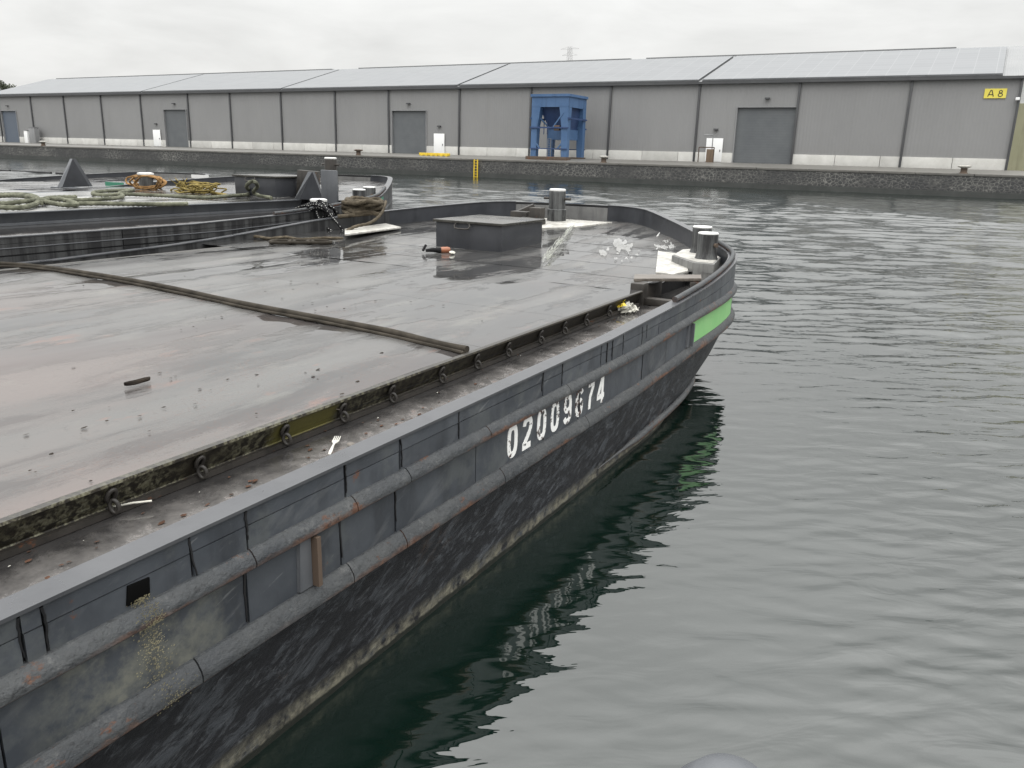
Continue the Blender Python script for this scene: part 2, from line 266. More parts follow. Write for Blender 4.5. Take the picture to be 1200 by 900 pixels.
    q.l(q.mapping(), wv.inputs['Vector']); a = q.noise(0.25, 5, 0.6, map=(1, 1, 0.5)); s_ = q.noise(0.9, 5, 0.6, map=(1.0, 1, 0.08))
    col = q.mix(q.rng(a, 0.3, 0.7), (0.205, 0.206, 0.207), (0.228, 0.229, 0.229)); col = q.mix(q.mth('MULTIPLY', q.rng(s_, 0.54, 0.74), 0.22), col, (0.17, 0.168, 0.163)); p = q.xyz(); col = q.mix(q.mth('MULTIPLY', q.rng(q.mth('ADD', p[2], q.mth('MULTIPLY', q.noise(1.5, 5, 0.7), 1.6)), 2.9, 1.5), 0.2), col, (0.16, 0.157, 0.15)); col = q.vary(col, 0.025)
    MAT['wall_cladding'] = q.done(col, 0.55, q.bump(wv.outputs['Fac'], 0.5, 0.03))
    q = NT('plinth_concrete'); a = q.noise(0.8, 7, 0.65); b = q.noise(5, 6, 0.7); col = q.mix(q.rng(a, 0.3, 0.7), (0.56, 0.555, 0.53), (0.44, 0.435, 0.41)); col = q.mix(q.mth('MULTIPLY', q.rng(b, 0.58, 0.75), 0.4), col, (0.3, 0.28, 0.24)); col = q.vary(col, 0.12); MAT['plinth_concrete'] = q.done(col, 0.8)
    q = NT('roller_door'); wv = q.n('ShaderNodeTexWave', wave_type='BANDS', bands_direction='Z'); wv.inputs['Scale'].default_value = 1.3; q.l(q.mapping(), wv.inputs['Vector']); a = q.noise(0.7, 5, 0.6)
    MAT['roller_door'] = q.done(q.mix(q.rng(a, 0.3, 0.7), (0.095, 0.103, 0.110), (0.120, 0.128, 0.134)), 0.45, q.bump(wv.outputs['Fac'], 0.12, 0.03))
    q = NT('blue_roller_door'); wv = q.n('ShaderNodeTexWave', wave_type='BANDS', bands_direction='Z'); wv.inputs['Scale'].default_value = 1.3; q.l(q.mapping(), wv.inputs['Vector'])
    MAT['blue_roller_door'] = q.done(q.mix(q.noise(0.7, 5, 0.6), (0.075, 0.095, 0.125), (0.10, 0.12, 0.15)), 0.45, q.bump(wv.outputs['Fac'], 0.12, 0.03))
    q = NT('roof_sheet'); wv = q.n('ShaderNodeTexWave', wave_type='BANDS', bands_direction='X'); wv.inputs['Scale'].default_value = 1.6; q.l(q.mapping(), wv.inputs['Vector']); a = q.noise(0.2, 5, 0.6)
    MAT['roof_sheet'] = q.done(q.mix(q.rng(a, 0.3, 0.7), (0.17, 0.175, 0.178), (0.22, 0.223, 0.225)), 0.6, q.bump(wv.outputs['Fac'], 0.5, 0.04))
    q = NT('solar_sheet'); br = q.n('ShaderNodeTexBrick'); br.offset = 0; br.inputs['Scale'].default_value = 1.0; br.inputs['Brick Width'].default_value = 1.7; br.inputs['Row Height'].default_value = 1.05; br.inputs['Mortar Size'].default_value = 0.03
    q.l(q.mapping(), br.inputs['Vector']); br.inputs['Color1'].default_value = (0.150, 0.156, 0.163, 1); br.inputs['Color2'].default_value = (0.162, 0.168, 0.175, 1); br.inputs['Mortar'].default_value = (0.20, 0.206, 0.212, 1)
    MAT['solar_sheet'] = q.done(q.vary(br.outputs['Color'], 0.04), 0.5, spec=0.3)
    MAT['trim_dark'] = paint('trim_dark', (0.055, 0.057, 0.06), (0.075, 0.077, 0.08), (0.4, 0.6), 0, 0.3, 0.1, 0.5)
    MAT['trim_grey'] = paint('trim_grey', (0.20, 0.205, 0.21), (0.26, 0.262, 0.265), (0.35, 0.5), 0, 0.3, 0.1, 0.5)
    MAT['white_door'] = paint('white_door', (0.78, 0.79, 0.79), (0.84, 0.84, 0.83), (0.4, 0.5), 0, 0.1, 0.1, 1)
    MAT['yellow_sign'] = paint('yellow_sign', (0.68, 0.58, 0.09), (0.74, 0.64, 0.11), (0.4, 0.5), 0, 0.1, 0.1, 1)
    MAT['yellow_paint'] = paint('yellow_paint', (0.60, 0.42, 0.03), (0.72, 0.52, 0.05), (0.4, 0.6), 0.1, 0.3, 0.1, 2)
    MAT['black_letter'] = paint('black_letter', (0.045, 0.045, 0.03), (0.06, 0.06, 0.04), (0.4, 0.5), 0, 0.1, 0.1, 1)
    MAT['blue_paint'] = paint('blue_paint', (0.048, 0.105, 0.215), (0.075, 0.14, 0.26), (0.4, 0.6), 0.07, 0.5, 0.1, 0.7)
    MAT['dark_blue_paint'] = paint('dark_blue_paint', (0.022, 0.045, 0.12), (0.035, 0.065, 0.15), (0.4, 0.6), 0.05, 0.5, 0.1, 0.7)
    MAT['rusty_steel'] = paint('rusty_steel', (0.06, 0.045, 0.035), (0.10, 0.07, 0.05), (0.6, 0.8), 0.5, 0.5, 0.2, 1.2)
    MAT['brown_box'] = paint('brown_box', (0.13, 0.09, 0.06), (0.18, 0.13, 0.09), (0.6, 0.8), 0.2, 0.5, 0.2, 1.5)
    MAT['olive_sheet'] = paint('olive_sheet', (0.34, 0.335, 0.22), (0.40, 0.39, 0.27), (0.5, 0.7), 0, 0.4, 0.1, 0.5)
    MAT['pale_sheet'] = paint('pale_sheet', (0.66, 0.67, 0.67), (0.74, 0.75, 0.74), (0.5, 0.7), 0, 0.3, 0.1, 0.5)
    MAT['galvanised'] = paint('galvanised', (0.42, 0.425, 0.43), (0.5, 0.5, 0.505), (0.4, 0.6), 0, 0.3, 0.1, 0.5)
    # --- quay: squared rubble in pale mortar over a dark ledge
    q = NT('quay_masonry'); p = q.xyz(); v = q.voro(3.3, 'DISTANCE_TO_EDGE', (1, 0.0, 1.3)); v2 = q.voro(3.3, 'F1', (1, 0.0, 1.3)); a = q.noise(0.35, 6, 0.65); b = q.noise(9, 6, 0.7); big = q.noise(0.16, 5, 0.6, map=(1, 1, 0.3), loc=(4, 0, 0))
    stone = q.mix(v2.outputs['Distance'], (0.030, 0.031, 0.032), (0.085, 0.084, 0.08)); stone = q.mix(q.rng(a, 0.4, 0.65), stone, (0.042, 0.043, 0.044))
    mort = q.mth('MULTIPLY', q.rng(v.outputs['Distance'], 0.075, 0.03), q.rng(q.mth('ADD', q.mth('MULTIPLY', b, 0.6), q.mth('MULTIPLY', big, 0.8)), 0.64, 0.86))
    col = q.mix(q.mth('MULTIPLY', mort, 0.75), stone, (0.30, 0.295, 0.27))
    lime = q.noise(0.8, 6, 0.7, map=(1, 1, 0.35), loc=(7, 0, 1)); col = q.mix(q.mth('MULTIPLY', q.rng(lime, 0.68, 0.72), 0.7), col, (0.42, 0.41, 0.38))
    tide = q.rng(q.mth('ADD', p[2], q.mth('MULTIPLY', b, 0.2)), 0.62, 0.5); col = q.mix(tide, col, (0.035, 0.037, 0.036))
    MAT['quay_masonry'] = q.done(col, 0.7, q.bump(v.outputs['Distance'], 0.6, 0.06))
    q = NT('quay_concrete'); a = q.noise(0.8, 7, 0.65); b = q.noise(7, 6, 0.7); col = q.mix(q.rng(a, 0.3, 0.7), (0.085, 0.082, 0.075), (0.15, 0.145, 0.132)); col = q.mix(q.mth('MULTIPLY', q.rng(b, 0.55, 0.7), 0.4), col, (0.08, 0.075, 0.065)); MAT['quay_concrete'] = q.done(col, 0.6)
    q = NT('weed_concrete'); a = q.noise(0.8, 7, 0.65); MAT['weed_concrete'] = q.done(q.mix(q.rng(a, 0.3, 0.7), (0.030, 0.033, 0.031), (0.055, 0.058, 0.055)), 0.5)
    q = NT('apron'); a = q.noise(0.12, 8, 0.65); b = q.noise(2, 7, 0.7); col = q.mix(q.rng(a, 0.3, 0.7), (0.085, 0.081, 0.073), (0.135, 0.13, 0.118)); col = q.mix(q.mth('MULTIPLY', q.rng(b, 0.55, 0.7), 0.35), col, (0.11, 0.10, 0.09)); MAT['apron'] = q.done(col, 0.45)
    # --- water: still, dark green, wind ripples
    q = NT('water')
    w1 = q.noise(1.7, 2, 0.5, 0.3, map=(0.55, 1.3, 1), rot=(0, 0, R(20))); w2 = q.noise(4.2, 3, 0.5, 0.6, map=(0.55, 1.3, 1), rot=(0, 0, R(32))); w3 = q.noise(0.30, 2, 0.5, 0.3, map=(0.6, 1.2, 1), rot=(0, 0, R(15))); w4 = q.noise(9.0, 3, 0.55, 0.4, map=(0.5, 1.2, 1), rot=(0, 0, R(26)))
    p = q.xyz(); lee = q.rng(p[0], -1.8, 1.6, 0.40, 1.0, True)
    calm = q.mth('MULTIPLY', q.rng(q.noise(0.09, 3, 0.5, map=(1, 1.6, 1)), 0.35, 0.65, 0.7, 1.1), lee)
    fine = q.rng(p[1], 2.0, 16.0, 0.25, 1.0); far = q.rng(p[1], 4.0, 14.0, 0.42, 1.0)
    h = q.mth('ADD', q.mth('MULTIPLY', w1, WAVE[0]), q.mth('ADD', q.mth('MULTIPLY', q.mth('MULTIPLY', w2, far), WAVE[1]), q.mth('ADD', q.mth('MULTIPLY', w3, WAVE[2]), q.mth('MULTIPLY', q.mth('MULTIPLY', w4, fine), WAVE[3]))))
    bn = q.bump(q.mth('MULTIPLY', h, calm), 1.0, 1.0)
    def slope(scale, st, rz, amp, loc=(0, 0, 0)):
        x = q.n('ShaderNodeTexNoise'); x.inputs['Scale'].default_value = scale; x.inputs['Detail'].default_value = 2.0; x.inputs['Distortion'].default_value = 0.4
        q.l(q.mapping((st, 1.3, 1), (0, 0, R(rz)), loc), x.inputs['Vector'])
        v = q.n('ShaderNodeVectorMath', operation='SUBTRACT'); q.l(x.outputs['Color'], v.inputs[0]); v.inputs[1].default_value = (0.5, 0.5, 0.5)
        w_ = q.n('ShaderNodeVectorMath', operation='MULTIPLY'); q.l(v.outputs[0], w_.inputs[0]); w_.inputs[1].default_value = (amp*0.5, amp, 0); return w_.outputs[0]
    def vadd(a, b):
        v = q.n('ShaderNodeVectorMath', operation='ADD'); q.l(a, v.inputs[0]); q.l(b, v.inputs[1]); return v.outputs[0]
    sl = vadd(slope(3.4, 0.65, 22, SLOPE[0]), vadd(slope(9.5, 0.7, 30, SLOPE[1], (3, 1, 0)), slope(0.5, 0.6, 12, SLOPE[2], (7, 2, 0))))
    gust = q.rng(q.noise(0.05, 3, 0.55, map=(0.6, 1.6, 1), rot=(0, 0, R(20)), loc=(5, 5, 0)), 0.35, 0.65, 0.65, 1.15)
    sc2 = q.n('ShaderNodeVectorMath', operation='SCALE'); q.l(sl, sc2.inputs[0]); q.l(q.mth('MULTIPLY', q.rng(p[1], 3.5, 13.0, 0.0, 1.0, True), gust), sc2.inputs['Scale'])
    nn = q.n('ShaderNodeVectorMath', operation='NORMALIZE'); q.l(vadd(bn, sc2.outputs[0]), nn.inputs[0])
    MAT['water'] = q.done(q.mix(w3, (0.0018, 0.0062, 0.0045), (0.003, 0.0080, 0.0060)), q.rng(p[1], 6.0, 30.0, 0.012, 0.12), nn.outputs[0], ior=1.9, spec=0.5)
    q = NT('bark'); b = q.noise(9, 6, 0.7, map=(1, 1, 0.2)); MAT['bark'] = q.done(q.mix(b, (0.05, 0.04, 0.03), (0.11, 0.09, 0.07)), 0.9)
    q = NT('foliage'); a = q.noise(0.3, 4, 0.6); MAT['foliage'] = q.done(q.mix(q.rng(a, 0.35, 0.65), (0.045, 0.055, 0.035), (0.085, 0.095, 0.06)), 0.7)
build_materials()

# ------------------------------------------------------------------ mesh helpers
class MB:
    def __init__(s): s.v = []; s.f = []
    def add(s, vs, fs):
        o = len(s.v); s.v += [tuple(p) for p in vs]; s.f += [tuple(i+o for i in f) for f in fs]; return s
    def box(s, x0, x1, y0, y1, z0, z1):
        return s.add([(x0,y0,z0),(x1,y0,z0),(x1,y1,z0),(x0,y1,z0),(x0,y0,z1),(x1,y0,z1),(x1,y1,z1),(x0,y1,z1)],
                     [(0,3,2,1),(4,5,6,7),(0,1,5,4),(1,2,6,5),(2,3,7,6),(3,0,4,7)])
    def hexa(s, p):  # eight points, bottom four then top four
        return s.add(p, [(0,3,2,1),(4,5,6,7),(0,1,5,4),(1,2,6,5),(2,3,7,6),(3,0,4,7)])
    def prism(s, poly, z0, z1):
        n = len(poly); zz0 = z0 if callable(z0) else (lambda x, y: z0); zz1 = z1 if callable(z1) else (lambda x, y: z1)
        vs = [(x, y, zz0(x, y)) for x, y in poly]+[(x, y, zz1(x, y)) for x, y in poly]
        return s.add(vs, [tuple(range(n-1, -1, -1)), tuple(range(n, 2*n))]+[(i, (i+1) % n, n+(i+1) % n, n+i) for i in range(n)])
    def cyl(s, c, r0, r1, h, n=20, cap=True):
        x, y, z = c; vs = []
        for k in range(n): a = 2*math.pi*k/n; vs.append((x+r0*math.cos(a), y+r0*math.sin(a), z))
        for k in range(n): a = 2*math.pi*k/n; vs.append((x+r1*math.cos(a), y+r1*math.sin(a), z+h))
        fs = [(k, (k+1) % n, n+(k+1) % n, n+k) for k in range(n)]
        if cap: fs += [tuple(range(n-1, -1, -1)), tuple(range(n, 2*n))]
        return s.add(vs, fs)
    def lathe(s, c, prof, n=24):
        x, y, z = c; vs = []; fs = []
        for r, h in prof:
            for k in range(n): a = 2*math.pi*k/n; vs.append((x+r*math.cos(a), y+r*math.sin(a), z+h))
        for i in range(len(prof)-1):
            for k in range(n): fs.append((i*n+k, i*n+(k+1) % n, (i+1)*n+(k+1) % n, (i+1)*n+k))
        fs += [tuple(range(n-1, -1, -1)), tuple(range((len(prof)-1)*n, len(prof)*n))]
        return s.add(vs, fs)
    def tube(s, path, r, n=8, lobes=0, twist=0.0, closed=False, flat=1.0):
        P = [Vector(p) for p in path]; N = len(P); vs = []; fs = []; up = Vector((0, 0, 1)); L = 0; prev = None
        for i, p in enumerate(P):
            a = P[(i-1) % N] if (closed or i > 0) else p; b = P[(i+1) % N] if (closed or i < N-1) else p
            t = (b-a); t = t.normalized() if t.length > 1e-9 else Vector((0, 1, 0))
            if prev is None:
                u = t.cross(up); u = u.normalized() if u.length > 1e-3 else Vector((1, 0, 0))
            else:
                u = prev-t*prev.dot(t); u = u.normalized() if u.length > 1e-6 else t.orthogonal().normalized()
            prev = u; v = u.cross(t).normalized()
            if i: L += (p-P[i-1]).length
            for k in range(n):
                th = 2*math.pi*k/n; rr = (r(i/max(1, N-1)) if callable(r) else r)
                if lobes: rr *= 1+0.16*math.cos(lobes*(th+twist*L))
                vs.append(p+u*math.cos(th)*rr+v*math.sin(th)*rr*flat)
        M = N if closed else N-1
        for i in range(M):
            j = (i+1) % N
            for k in range(n): fs.append((i*n+k, i*n+(k+1) % n, j*n+(k+1) % n, j*n+k))
        if not closed: fs += [tuple(range(n-1, -1, -1)), tuple(range((N-1)*n, N*n))]
        return s.add(vs, fs)
    def bar(s, a, b, wx, wz=None):
        a = Vector(a); b = Vector(b); wz = wz or wx; t = (b-a).normalized(); u = t.cross(Vector((0, 0, 1)))
        u = u.normalized() if u.length > 1e-3 else Vector((1, 0, 0)); v = u.cross(t)
        ps = []
        for q in (a, b):
            for i, j in ((-1,-1),(1,-1),(1,1),(-1,1)): ps.append(q+u*i*wx/2+v*j*wz/2)
        return s.add(ps, [(0,3,2,1),(4,5,6,7),(0,1,5,4),(1,2,6,5),(2,3,7,6),(3,0,4,7)])

def mesh_of(name, mb, mat, off, bevel=0, smooth=35):
    me = bpy.data.meshes.new(name)
    me.from_pydata([(p[0]-off[0], p[1]-off[1], p[2]-off[2]) for p in mb.v], [], mb.f)
    bm = bmesh.new(); bm.from_mesh(me)
    bmesh.ops.recalc_face_normals(bm, faces=bm.faces)
    if bevel:
        es = [e for e in bm.edges if len(e.link_faces) == 2 and e.calc_face_angle(0) > R(35)]
        bmesh.ops.bevel(bm, geom=es, offset=bevel, segments=2, affect='EDGES', profile=0.6, clamp_overlap=True)
    bm.to_mesh(me); bm.free()
    if smooth:
        me.polygons.foreach_set('use_smooth', [True]*len(me.polygons)); me.set_sharp_from_angle(angle=R(smooth))
    me.materials.append(MAT[mat]); return me
def base_of(o):
    b = Vector((0, 0, 0))
    while o is not None: b += o.location; o = o.parent
    return b
def part(name, mb, mat, parent, bevel=0, smooth=35, label=None, kind=None):
    o = bpy.data.objects.new(name, mesh_of(name, mb, mat, base_of(parent) if parent else (0, 0, 0), bevel, smooth)); COL.objects.link(o)
    if parent is not None: o.parent = parent
    if label: o['label'] = label
    if kind: o['kind'] = kind
    return o
def tag(o, label, cat, group=None):
    o['label'] = label; o['category'] = cat
    if group: o['group'] = group
    return o
def thing(name, loc, label, cat, group=None):
    o = bpy.data.objects.new(name, None); o.empty_display_size = 0.3; o.location = loc; COL.objects.link(o); return tag(o, label, cat, group)
def solo(name, mb, mat, label, cat, loc=None, group=None, bevel=0, smooth=35):
    if loc is None:
        n = len(mb.v); loc = (sum(p[0] for p in mb.v)/n, sum(p[1] for p in mb.v)/n, min(p[2] for p in mb.v))
    o = bpy.data.objects.new(name, mesh_of(name, mb, mat, loc, bevel, smooth)); o.location = loc; COL.objects.link(o); return tag(o, label, cat, group)
def structure(name, mb, mat, smooth=0):
    o = bpy.data.objects.new(name, mesh_of(name, mb, mat, (0, 0, 0), 0, smooth)); COL.objects.link(o); o['kind'] = 'structure'; return o
def clone(o, parent, loc=None):
    c = o.copy(); COL.objects.link(c); c.parent = parent
    if loc is not None: c.location = loc
    return c
def spline(pts, step=0.1, closed=False):
    P = [Vector(p) for p in pts]; n = len(P); res = []
    for i in range(n if closed else n-1):
        p0 = P[(i-1) % n] if (closed or i > 0) else P[0]; p1 = P[i]; p2 = P[(i+1) % n]; p3 = P[(i+2) % n] if (closed or i < n-2) else P[-1]
        k = max(1, int((p2-p1).length/step))
        for j in range(k):
            t = j/k; res.append(0.5*((2*p1)+(p2-p0)*t+(2*p0-5*p1+4*p2-p3)*t*t+(3*p1-p0-3*p2+p3)*t**3))
    if not closed: res.append(P[-1])
    return res

# ================================================================== SETTING
QY = lambda x: 75.6+(x-4)*0.075                      # line of the far quay
# water: one sheet to the horizon, with real wind ripples over the basin, finer close to the near quay
def make_water():
    rg = np.random.default_rng(5)
    az = np.concatenate([np.arange(-66, 20.01, 0.105), np.arange(25, 290, 5.0)]); az = np.radians(az)
    rr = [0.0, 0.5, 0.8]; r = 1.0
    while r < 112: rr.append(r); r *= 1.0058
    rr += [118, 140, 200, 400, 900, 2600]; rr = np.array(rr)
    A, Rr = np.meshgrid(az, rr); X = Rr*np.sin(A); Y = Rr*np.cos(A); Z = np.zeros_like(X)
    sp = Rr*0.0058
    ncomp = 130; lam = np.exp(rg.uniform(math.log(0.085), math.log(2.0), ncomp)); th = math.radians(119)+rg.normal(0, 0.30, ncomp); ph = rg.uniform(0, 2*math.pi, ncomp)
    wgt = np.where(lam < 0.12, 0.7, 1.0); slope = wgt*WAVE_SLOPE*math.sqrt(2.0/np.sum(wgt**2))
    for l, t, p, sl in zip(lam, th, ph, slope):
        k = 2*math.pi/l; amp = sl/k; f = np.clip(l/(3.2*sp)-0.5, 0, 1)*(1.0 if l < 0.28 else (0.26+0.74*np.clip((Rr-5)/7, 0, 1) if l < 0.6 else 0.13+0.87*np.clip((Rr-9)/15, 0, 1)))
        # slow drift of phase keeps crests short and uneven
        w_ = 0.9*np.sin(X*0.9/l*0.35+p*3)+0.9*np.sin(Y*0.8/l*0.31+p*5)
        Z += amp*f*np.sin(k*(X*math.cos(t)+Y*math.sin(t))+p+w_)
    lee = np.clip((X+1.9)/3.6, 0, 1); lee = 0.22+0.78*lee*lee*(3-2*lee); lee = np.where(Y > 8.5, np.maximum(lee, np.clip((Y-8.5)/4, 0.26, 1)), lee)
    near = 0.80+0.20*np.clip((Rr-3)/6, 0, 1)
    gust = 0.86+0.16*np.sin(X*0.11+Y*0.05+1)*np.sin(Y*0.13-X*0.03+2)+0.08*np.sin(X*0.4+Y*0.23)
    azd = np.degrees(A); edge = np.clip((azd+66)/3, 0, 1)*np.clip((20-azd)/4, 0, 1)*np.clip((Rr-1.0)/0.3, 0, 1)*np.clip((112-Rr)/10, 0, 1)
    Z *= lee*near*gust*edge
    nr, nc = X.shape; me = bpy.data.meshes.new('water'); n = nr*nc
    me.vertices.add(n); me.vertices.foreach_set('co', np.stack([X, Y, Z], -1).astype(np.float32).ravel())
    idx_ = np.arange(n).reshape(nr, nc); nx_ = np.roll(idx_, -1, axis=1)
    q = np.stack([idx_[:-1], idx_[1:], nx_[1:], nx_[:-1]], -1).reshape(-1, 4); q = q[:, ::-1] if True else q
    me.loops.add(q.size); me.loops.foreach_set('vertex_index', q.ravel().astype(np.int32))
    me.polygons.add(len(q)); me.polygons.foreach_set('loop_start', np.arange(0, q.size, 4, dtype=np.int32)); me.polygons.foreach_set('loop_total', np.full(len(q), 4, dtype=np.int32)); me.polygons.foreach_set('use_smooth', np.ones(len(q), dtype=bool))
    me.update(); me.validate(); me.materials.append(MAT['water'])
    if me.polygons[len(q)//2].normal.z < 0: me.flip_normals()
    o = bpy.data.objects.new('water', me); COL.objects.link(o); o['kind'] = 'structure'
WAVE_SLOPE = 0.22
make_water()
gm = MB(); gx = [-1500, -400, -160, 4, 60, 200, 1500]
WY = 82.0; WB = 2.14
for a, b in zip(gx[:-1], gx[1:]):
    qa, qb = QY(max(-400, min(200, a)))+0.62, QY(max(-400, min(200, b)))+0.62; wa, wb = max(WY-0.3, qa+4), max(WY-0.3, qb+4)
    gm.add([(a, qa, 1.80), (b, qb, 1.80), (b, wb, WB), (a, wa, WB), (b, 3000, WB), (a, 3000, WB)], [(0, 1, 2, 3), (3, 2, 4, 5)])
structure('ground', gm, 'apron')

# ------------------------------------------------------------------ quay wall
qw = thing('quay_wall', (-40, QY(-40), 0), 'long rubble stone quay wall with concrete edge across the water', 'quay wall')
f = MB(); xs = [-400+i*8 for i in range(76)]
def strip(mb, xs, y0, y1, z0, z1):
    for a, b in zip(xs[:-1], xs[1:]):
        mb.hexa([(a, QY(a)+y0, z0), (b, QY(b)+y0, z0), (b, QY(b)+y1, z0), (a, QY(a)+y1, z0), (a, QY(a)+y0, z1), (b, QY(b)+y0, z1), (b, QY(b)+y1, z1), (a, QY(a)+y1, z1)])
strip(f, [-400, 200], 0.0, 0.6, -1.5, 1.62); part('stone_face', f, 'quay_masonry', qw)
f = MB(); strip(f, [-400, 200], -0.22, -0.003, -1.5, 0.42); part('waterline_ledge', f, 'weed_concrete', qw)
cop0 = None
for i in range(40):                                     # coping slabs of the stretch in view
    a = -160+i*4.2
    f = MB(); strip(f, [a+0.02, a+4.18], -0.06, 0.615, 1.625, 1.80+0.012*math.sin(i*2.3)); part('coping_slab', f, 'quay_concrete', qw, bevel=0.02)
for a, b in ((-400, -160.02), (8.03, 200)):
    f = MB(); strip(f, [a, b], -0.06, 0.615, 1.625, 1.80); part('coping_run', f, 'quay_concrete', qw)

# ------------------------------------------------------------------ warehouse
PX = [1.81, -6.42, -15.85, -25.35, -34.76, -44.21, -53.56, -63.82, -72.3, -81.6, -91.1, -99.6, -109.9, -119.2, -128.6, -137.5, -146.9, -152.0]
EZ = 9.45; RY = 95.0; RZ = 13.55; PZ = 3.06
wh = thing('warehouse', (-75, WY, WB), 'long grey sheet clad warehouse behind the quay with pale low pitched roof', 'warehouse')
DOORS = [(-21.45, -15.98+0.05, 7.28, 'roller_door'), (-63.33, -58.25, 7.06, 'roller_door'), (-104.9, -100.1, 7.3, 'roller_door'), (-146.4, -142.0, 7.2, 'blue_roller_door')]
def holes(x0, x1):
    return [d for d in DOORS if d[0] < x1 and d[1] > x0]
for a, b in zip(PX[1:], PX[:-1]):
    f = MB(); hs = holes(a, b)
    if not hs: f.box(a+0.02, b-0.02, WY+0.0, WY+0.25, PZ+0.003, EZ)
    else:
        d = hs[0]
        if d[0] > a+0.05: f.box(a+0.02, d[0], WY, WY+0.25, PZ+0.003, EZ)
        f.box(max(d[0], a+0.02)+0.002, min(d[1], b-0.02)-0.002, WY, WY+0.25, d[2], EZ)
        if d[1] < b-0.05: f.box(d[1], b-0.02, WY, WY+0.25, PZ+0.003, EZ)
    part('cladding_panel', f, 'wall_cladding', wh)
    FR = [0, 0.41, 0.82, 1.0] if b-a > 8.6 else [0, 0.5, 1.0]; n = len(FR)-1
    for k in range(n):
        u, v = a+(b-a)*FR[k], a+(b-a)*FR[k+1]
        segs = [(u, v)]
        for d in hs:
            new = []
            for s0, s1 in segs:
                if d[0] > s0: new.append((s0, min(s1, d[0])))
                if d[1] < s1: new.append((max(s0, d[1]), s1))
            segs = [s for s in new if s[1]-s[0] > 0.05]
        for s0, s1 in segs:
            f = MB(); f.box(s0+0.02, s1-0.02, WY-0.10, WY+0.2, WB-0.3, PZ); part('plinth_block', f, 'plinth_concrete', wh, bevel=0.015)
for d in DOORS:
    f = MB(); f.box(d[0]+0.02, d[1]-0.02, WY+0.14, WY+0.2, WB, d[2]-0.02); dr = part('roller_door', f, d[3], wh, label='blue grey roller door' if d[3][0] == 'b' else None)
    f = MB(); f.box(d[0]-0.06, d[0]+0.02, WY-0.13, WY+0.24, WB, d[2]); f.box(d[1]-0.02, d[1]+0.06, WY-0.13, WY+0.24, WB, d[2]); f.box(d[0]-0.06, d[1]+0.06, WY-0.13, WY+0.24, d[2], d[2]+0.07); part('door_frame', f, 'trim_grey', dr)
    f = MB(); cx = (d[0]+d[1])/2; f.box(cx-0.22, cx+0.22, WY-0.35, WY-0.01, d[2]+0.75, d[2]+0.88); part('wall_lamp', f, 'trim_dark', wh)
for x in PX[:-1]:
    f = MB(); f.box(x-0.10, x+0.10, WY-0.20, WY-0.003 if x < 1 else WY+0.3, WB, EZ-0.02); part('downpipe', f, 'trim_dark', wh, bevel=0.03)
f = MB(); f.box(PX[-1], PX[0]+0.1, WY-0.42, WY-0.01, EZ, EZ+0.22); part('gutter', f, 'trim_dark', wh)
f = MB(); f.box(PX[-1]+0.1, PX[-1]+0.3, WY+0.3, 2*RY-WY, WB, EZ); f.add([(PX[-1]+0.1, WY, EZ), (PX[-1]+0.1, 2*RY-WY, EZ), (PX[-1]+0.1, RY, RZ-0.1)], [(0, 1, 2)]); part('gable_wall', f, 'wall_cladding', wh)
f = MB(); f.box(1.6, 1.8, WY+0.3, 2*RY-WY, WB, EZ); part('gable_wall', f, 'wall_cladding', wh)
f = MB(); f.box(PX[-1], 1.6, 2*RY-WY-0.2, 2*RY-WY, WB, EZ); part('rear_wall', f, 'wall_cladding', wh)
sl = (RZ-EZ-0.25)/(RY-WY)
RX1 = 2.5
def slope_strip(x0, x1, y0, y1, lift, th):
    z = lambda y: EZ+0.25+(y-WY)*sl+lift
    return MB().hexa([(x0, y0, z(y0)-th), (x1, y0, z(y0)-th), (x1, y1, z(y1)-th), (x0, y1, z(y1)-th), (x0, y0, z(y0)), (x1, y0, z(y0)), (x1, y1, z(y1)), (x0, y1, z(y1))])
f = slope_strip(PX[-1]-0.3, RX1, WY-0.35, RY, 0, 0.1); z0 = EZ+0.25
f.hexa([(PX[-1]-0.3, RY, RZ-0.1), (RX1, RY, RZ-0.1), (RX1, 2*RY-WY+0.4, z0-0.2), (PX[-1]-0.3, 2*RY-WY+0.4, z0-0.2), (PX[-1]-0.3, RY, RZ), (RX1, RY, RZ), (RX1, 2*RY-WY+0.4, z0-0.1), (PX[-1]-0.3, 2*RY-WY+0.4, z0-0.1)])
roof = part('roof', f, 'roof_sheet', wh)
for a, b in ((-25.2, 0.3), (-53.6, -25.6), (-81.3, -54.0), (-109.4, -81.7), (-151.0, -109.8)):
    part('solar_array', slope_strip(a, b, WY+0.1, RY-1.3, 0.2, 0.06), 'solar_sheet', roof)
    part('array_rail', slope_strip(a-0.03, b+0.03, WY-0.02, RY-1.2, 0.12, 0.1), 'trim_dark', roof)
for a, b in ((-150, -84), (-79, -38), (-36, -4)):
    f = MB(); f.box(a, b, RY-0.35, RY+0.35, RZ-0.05, RZ+0.06); part('ridge_vent', f, 'roof_sheet', roof)
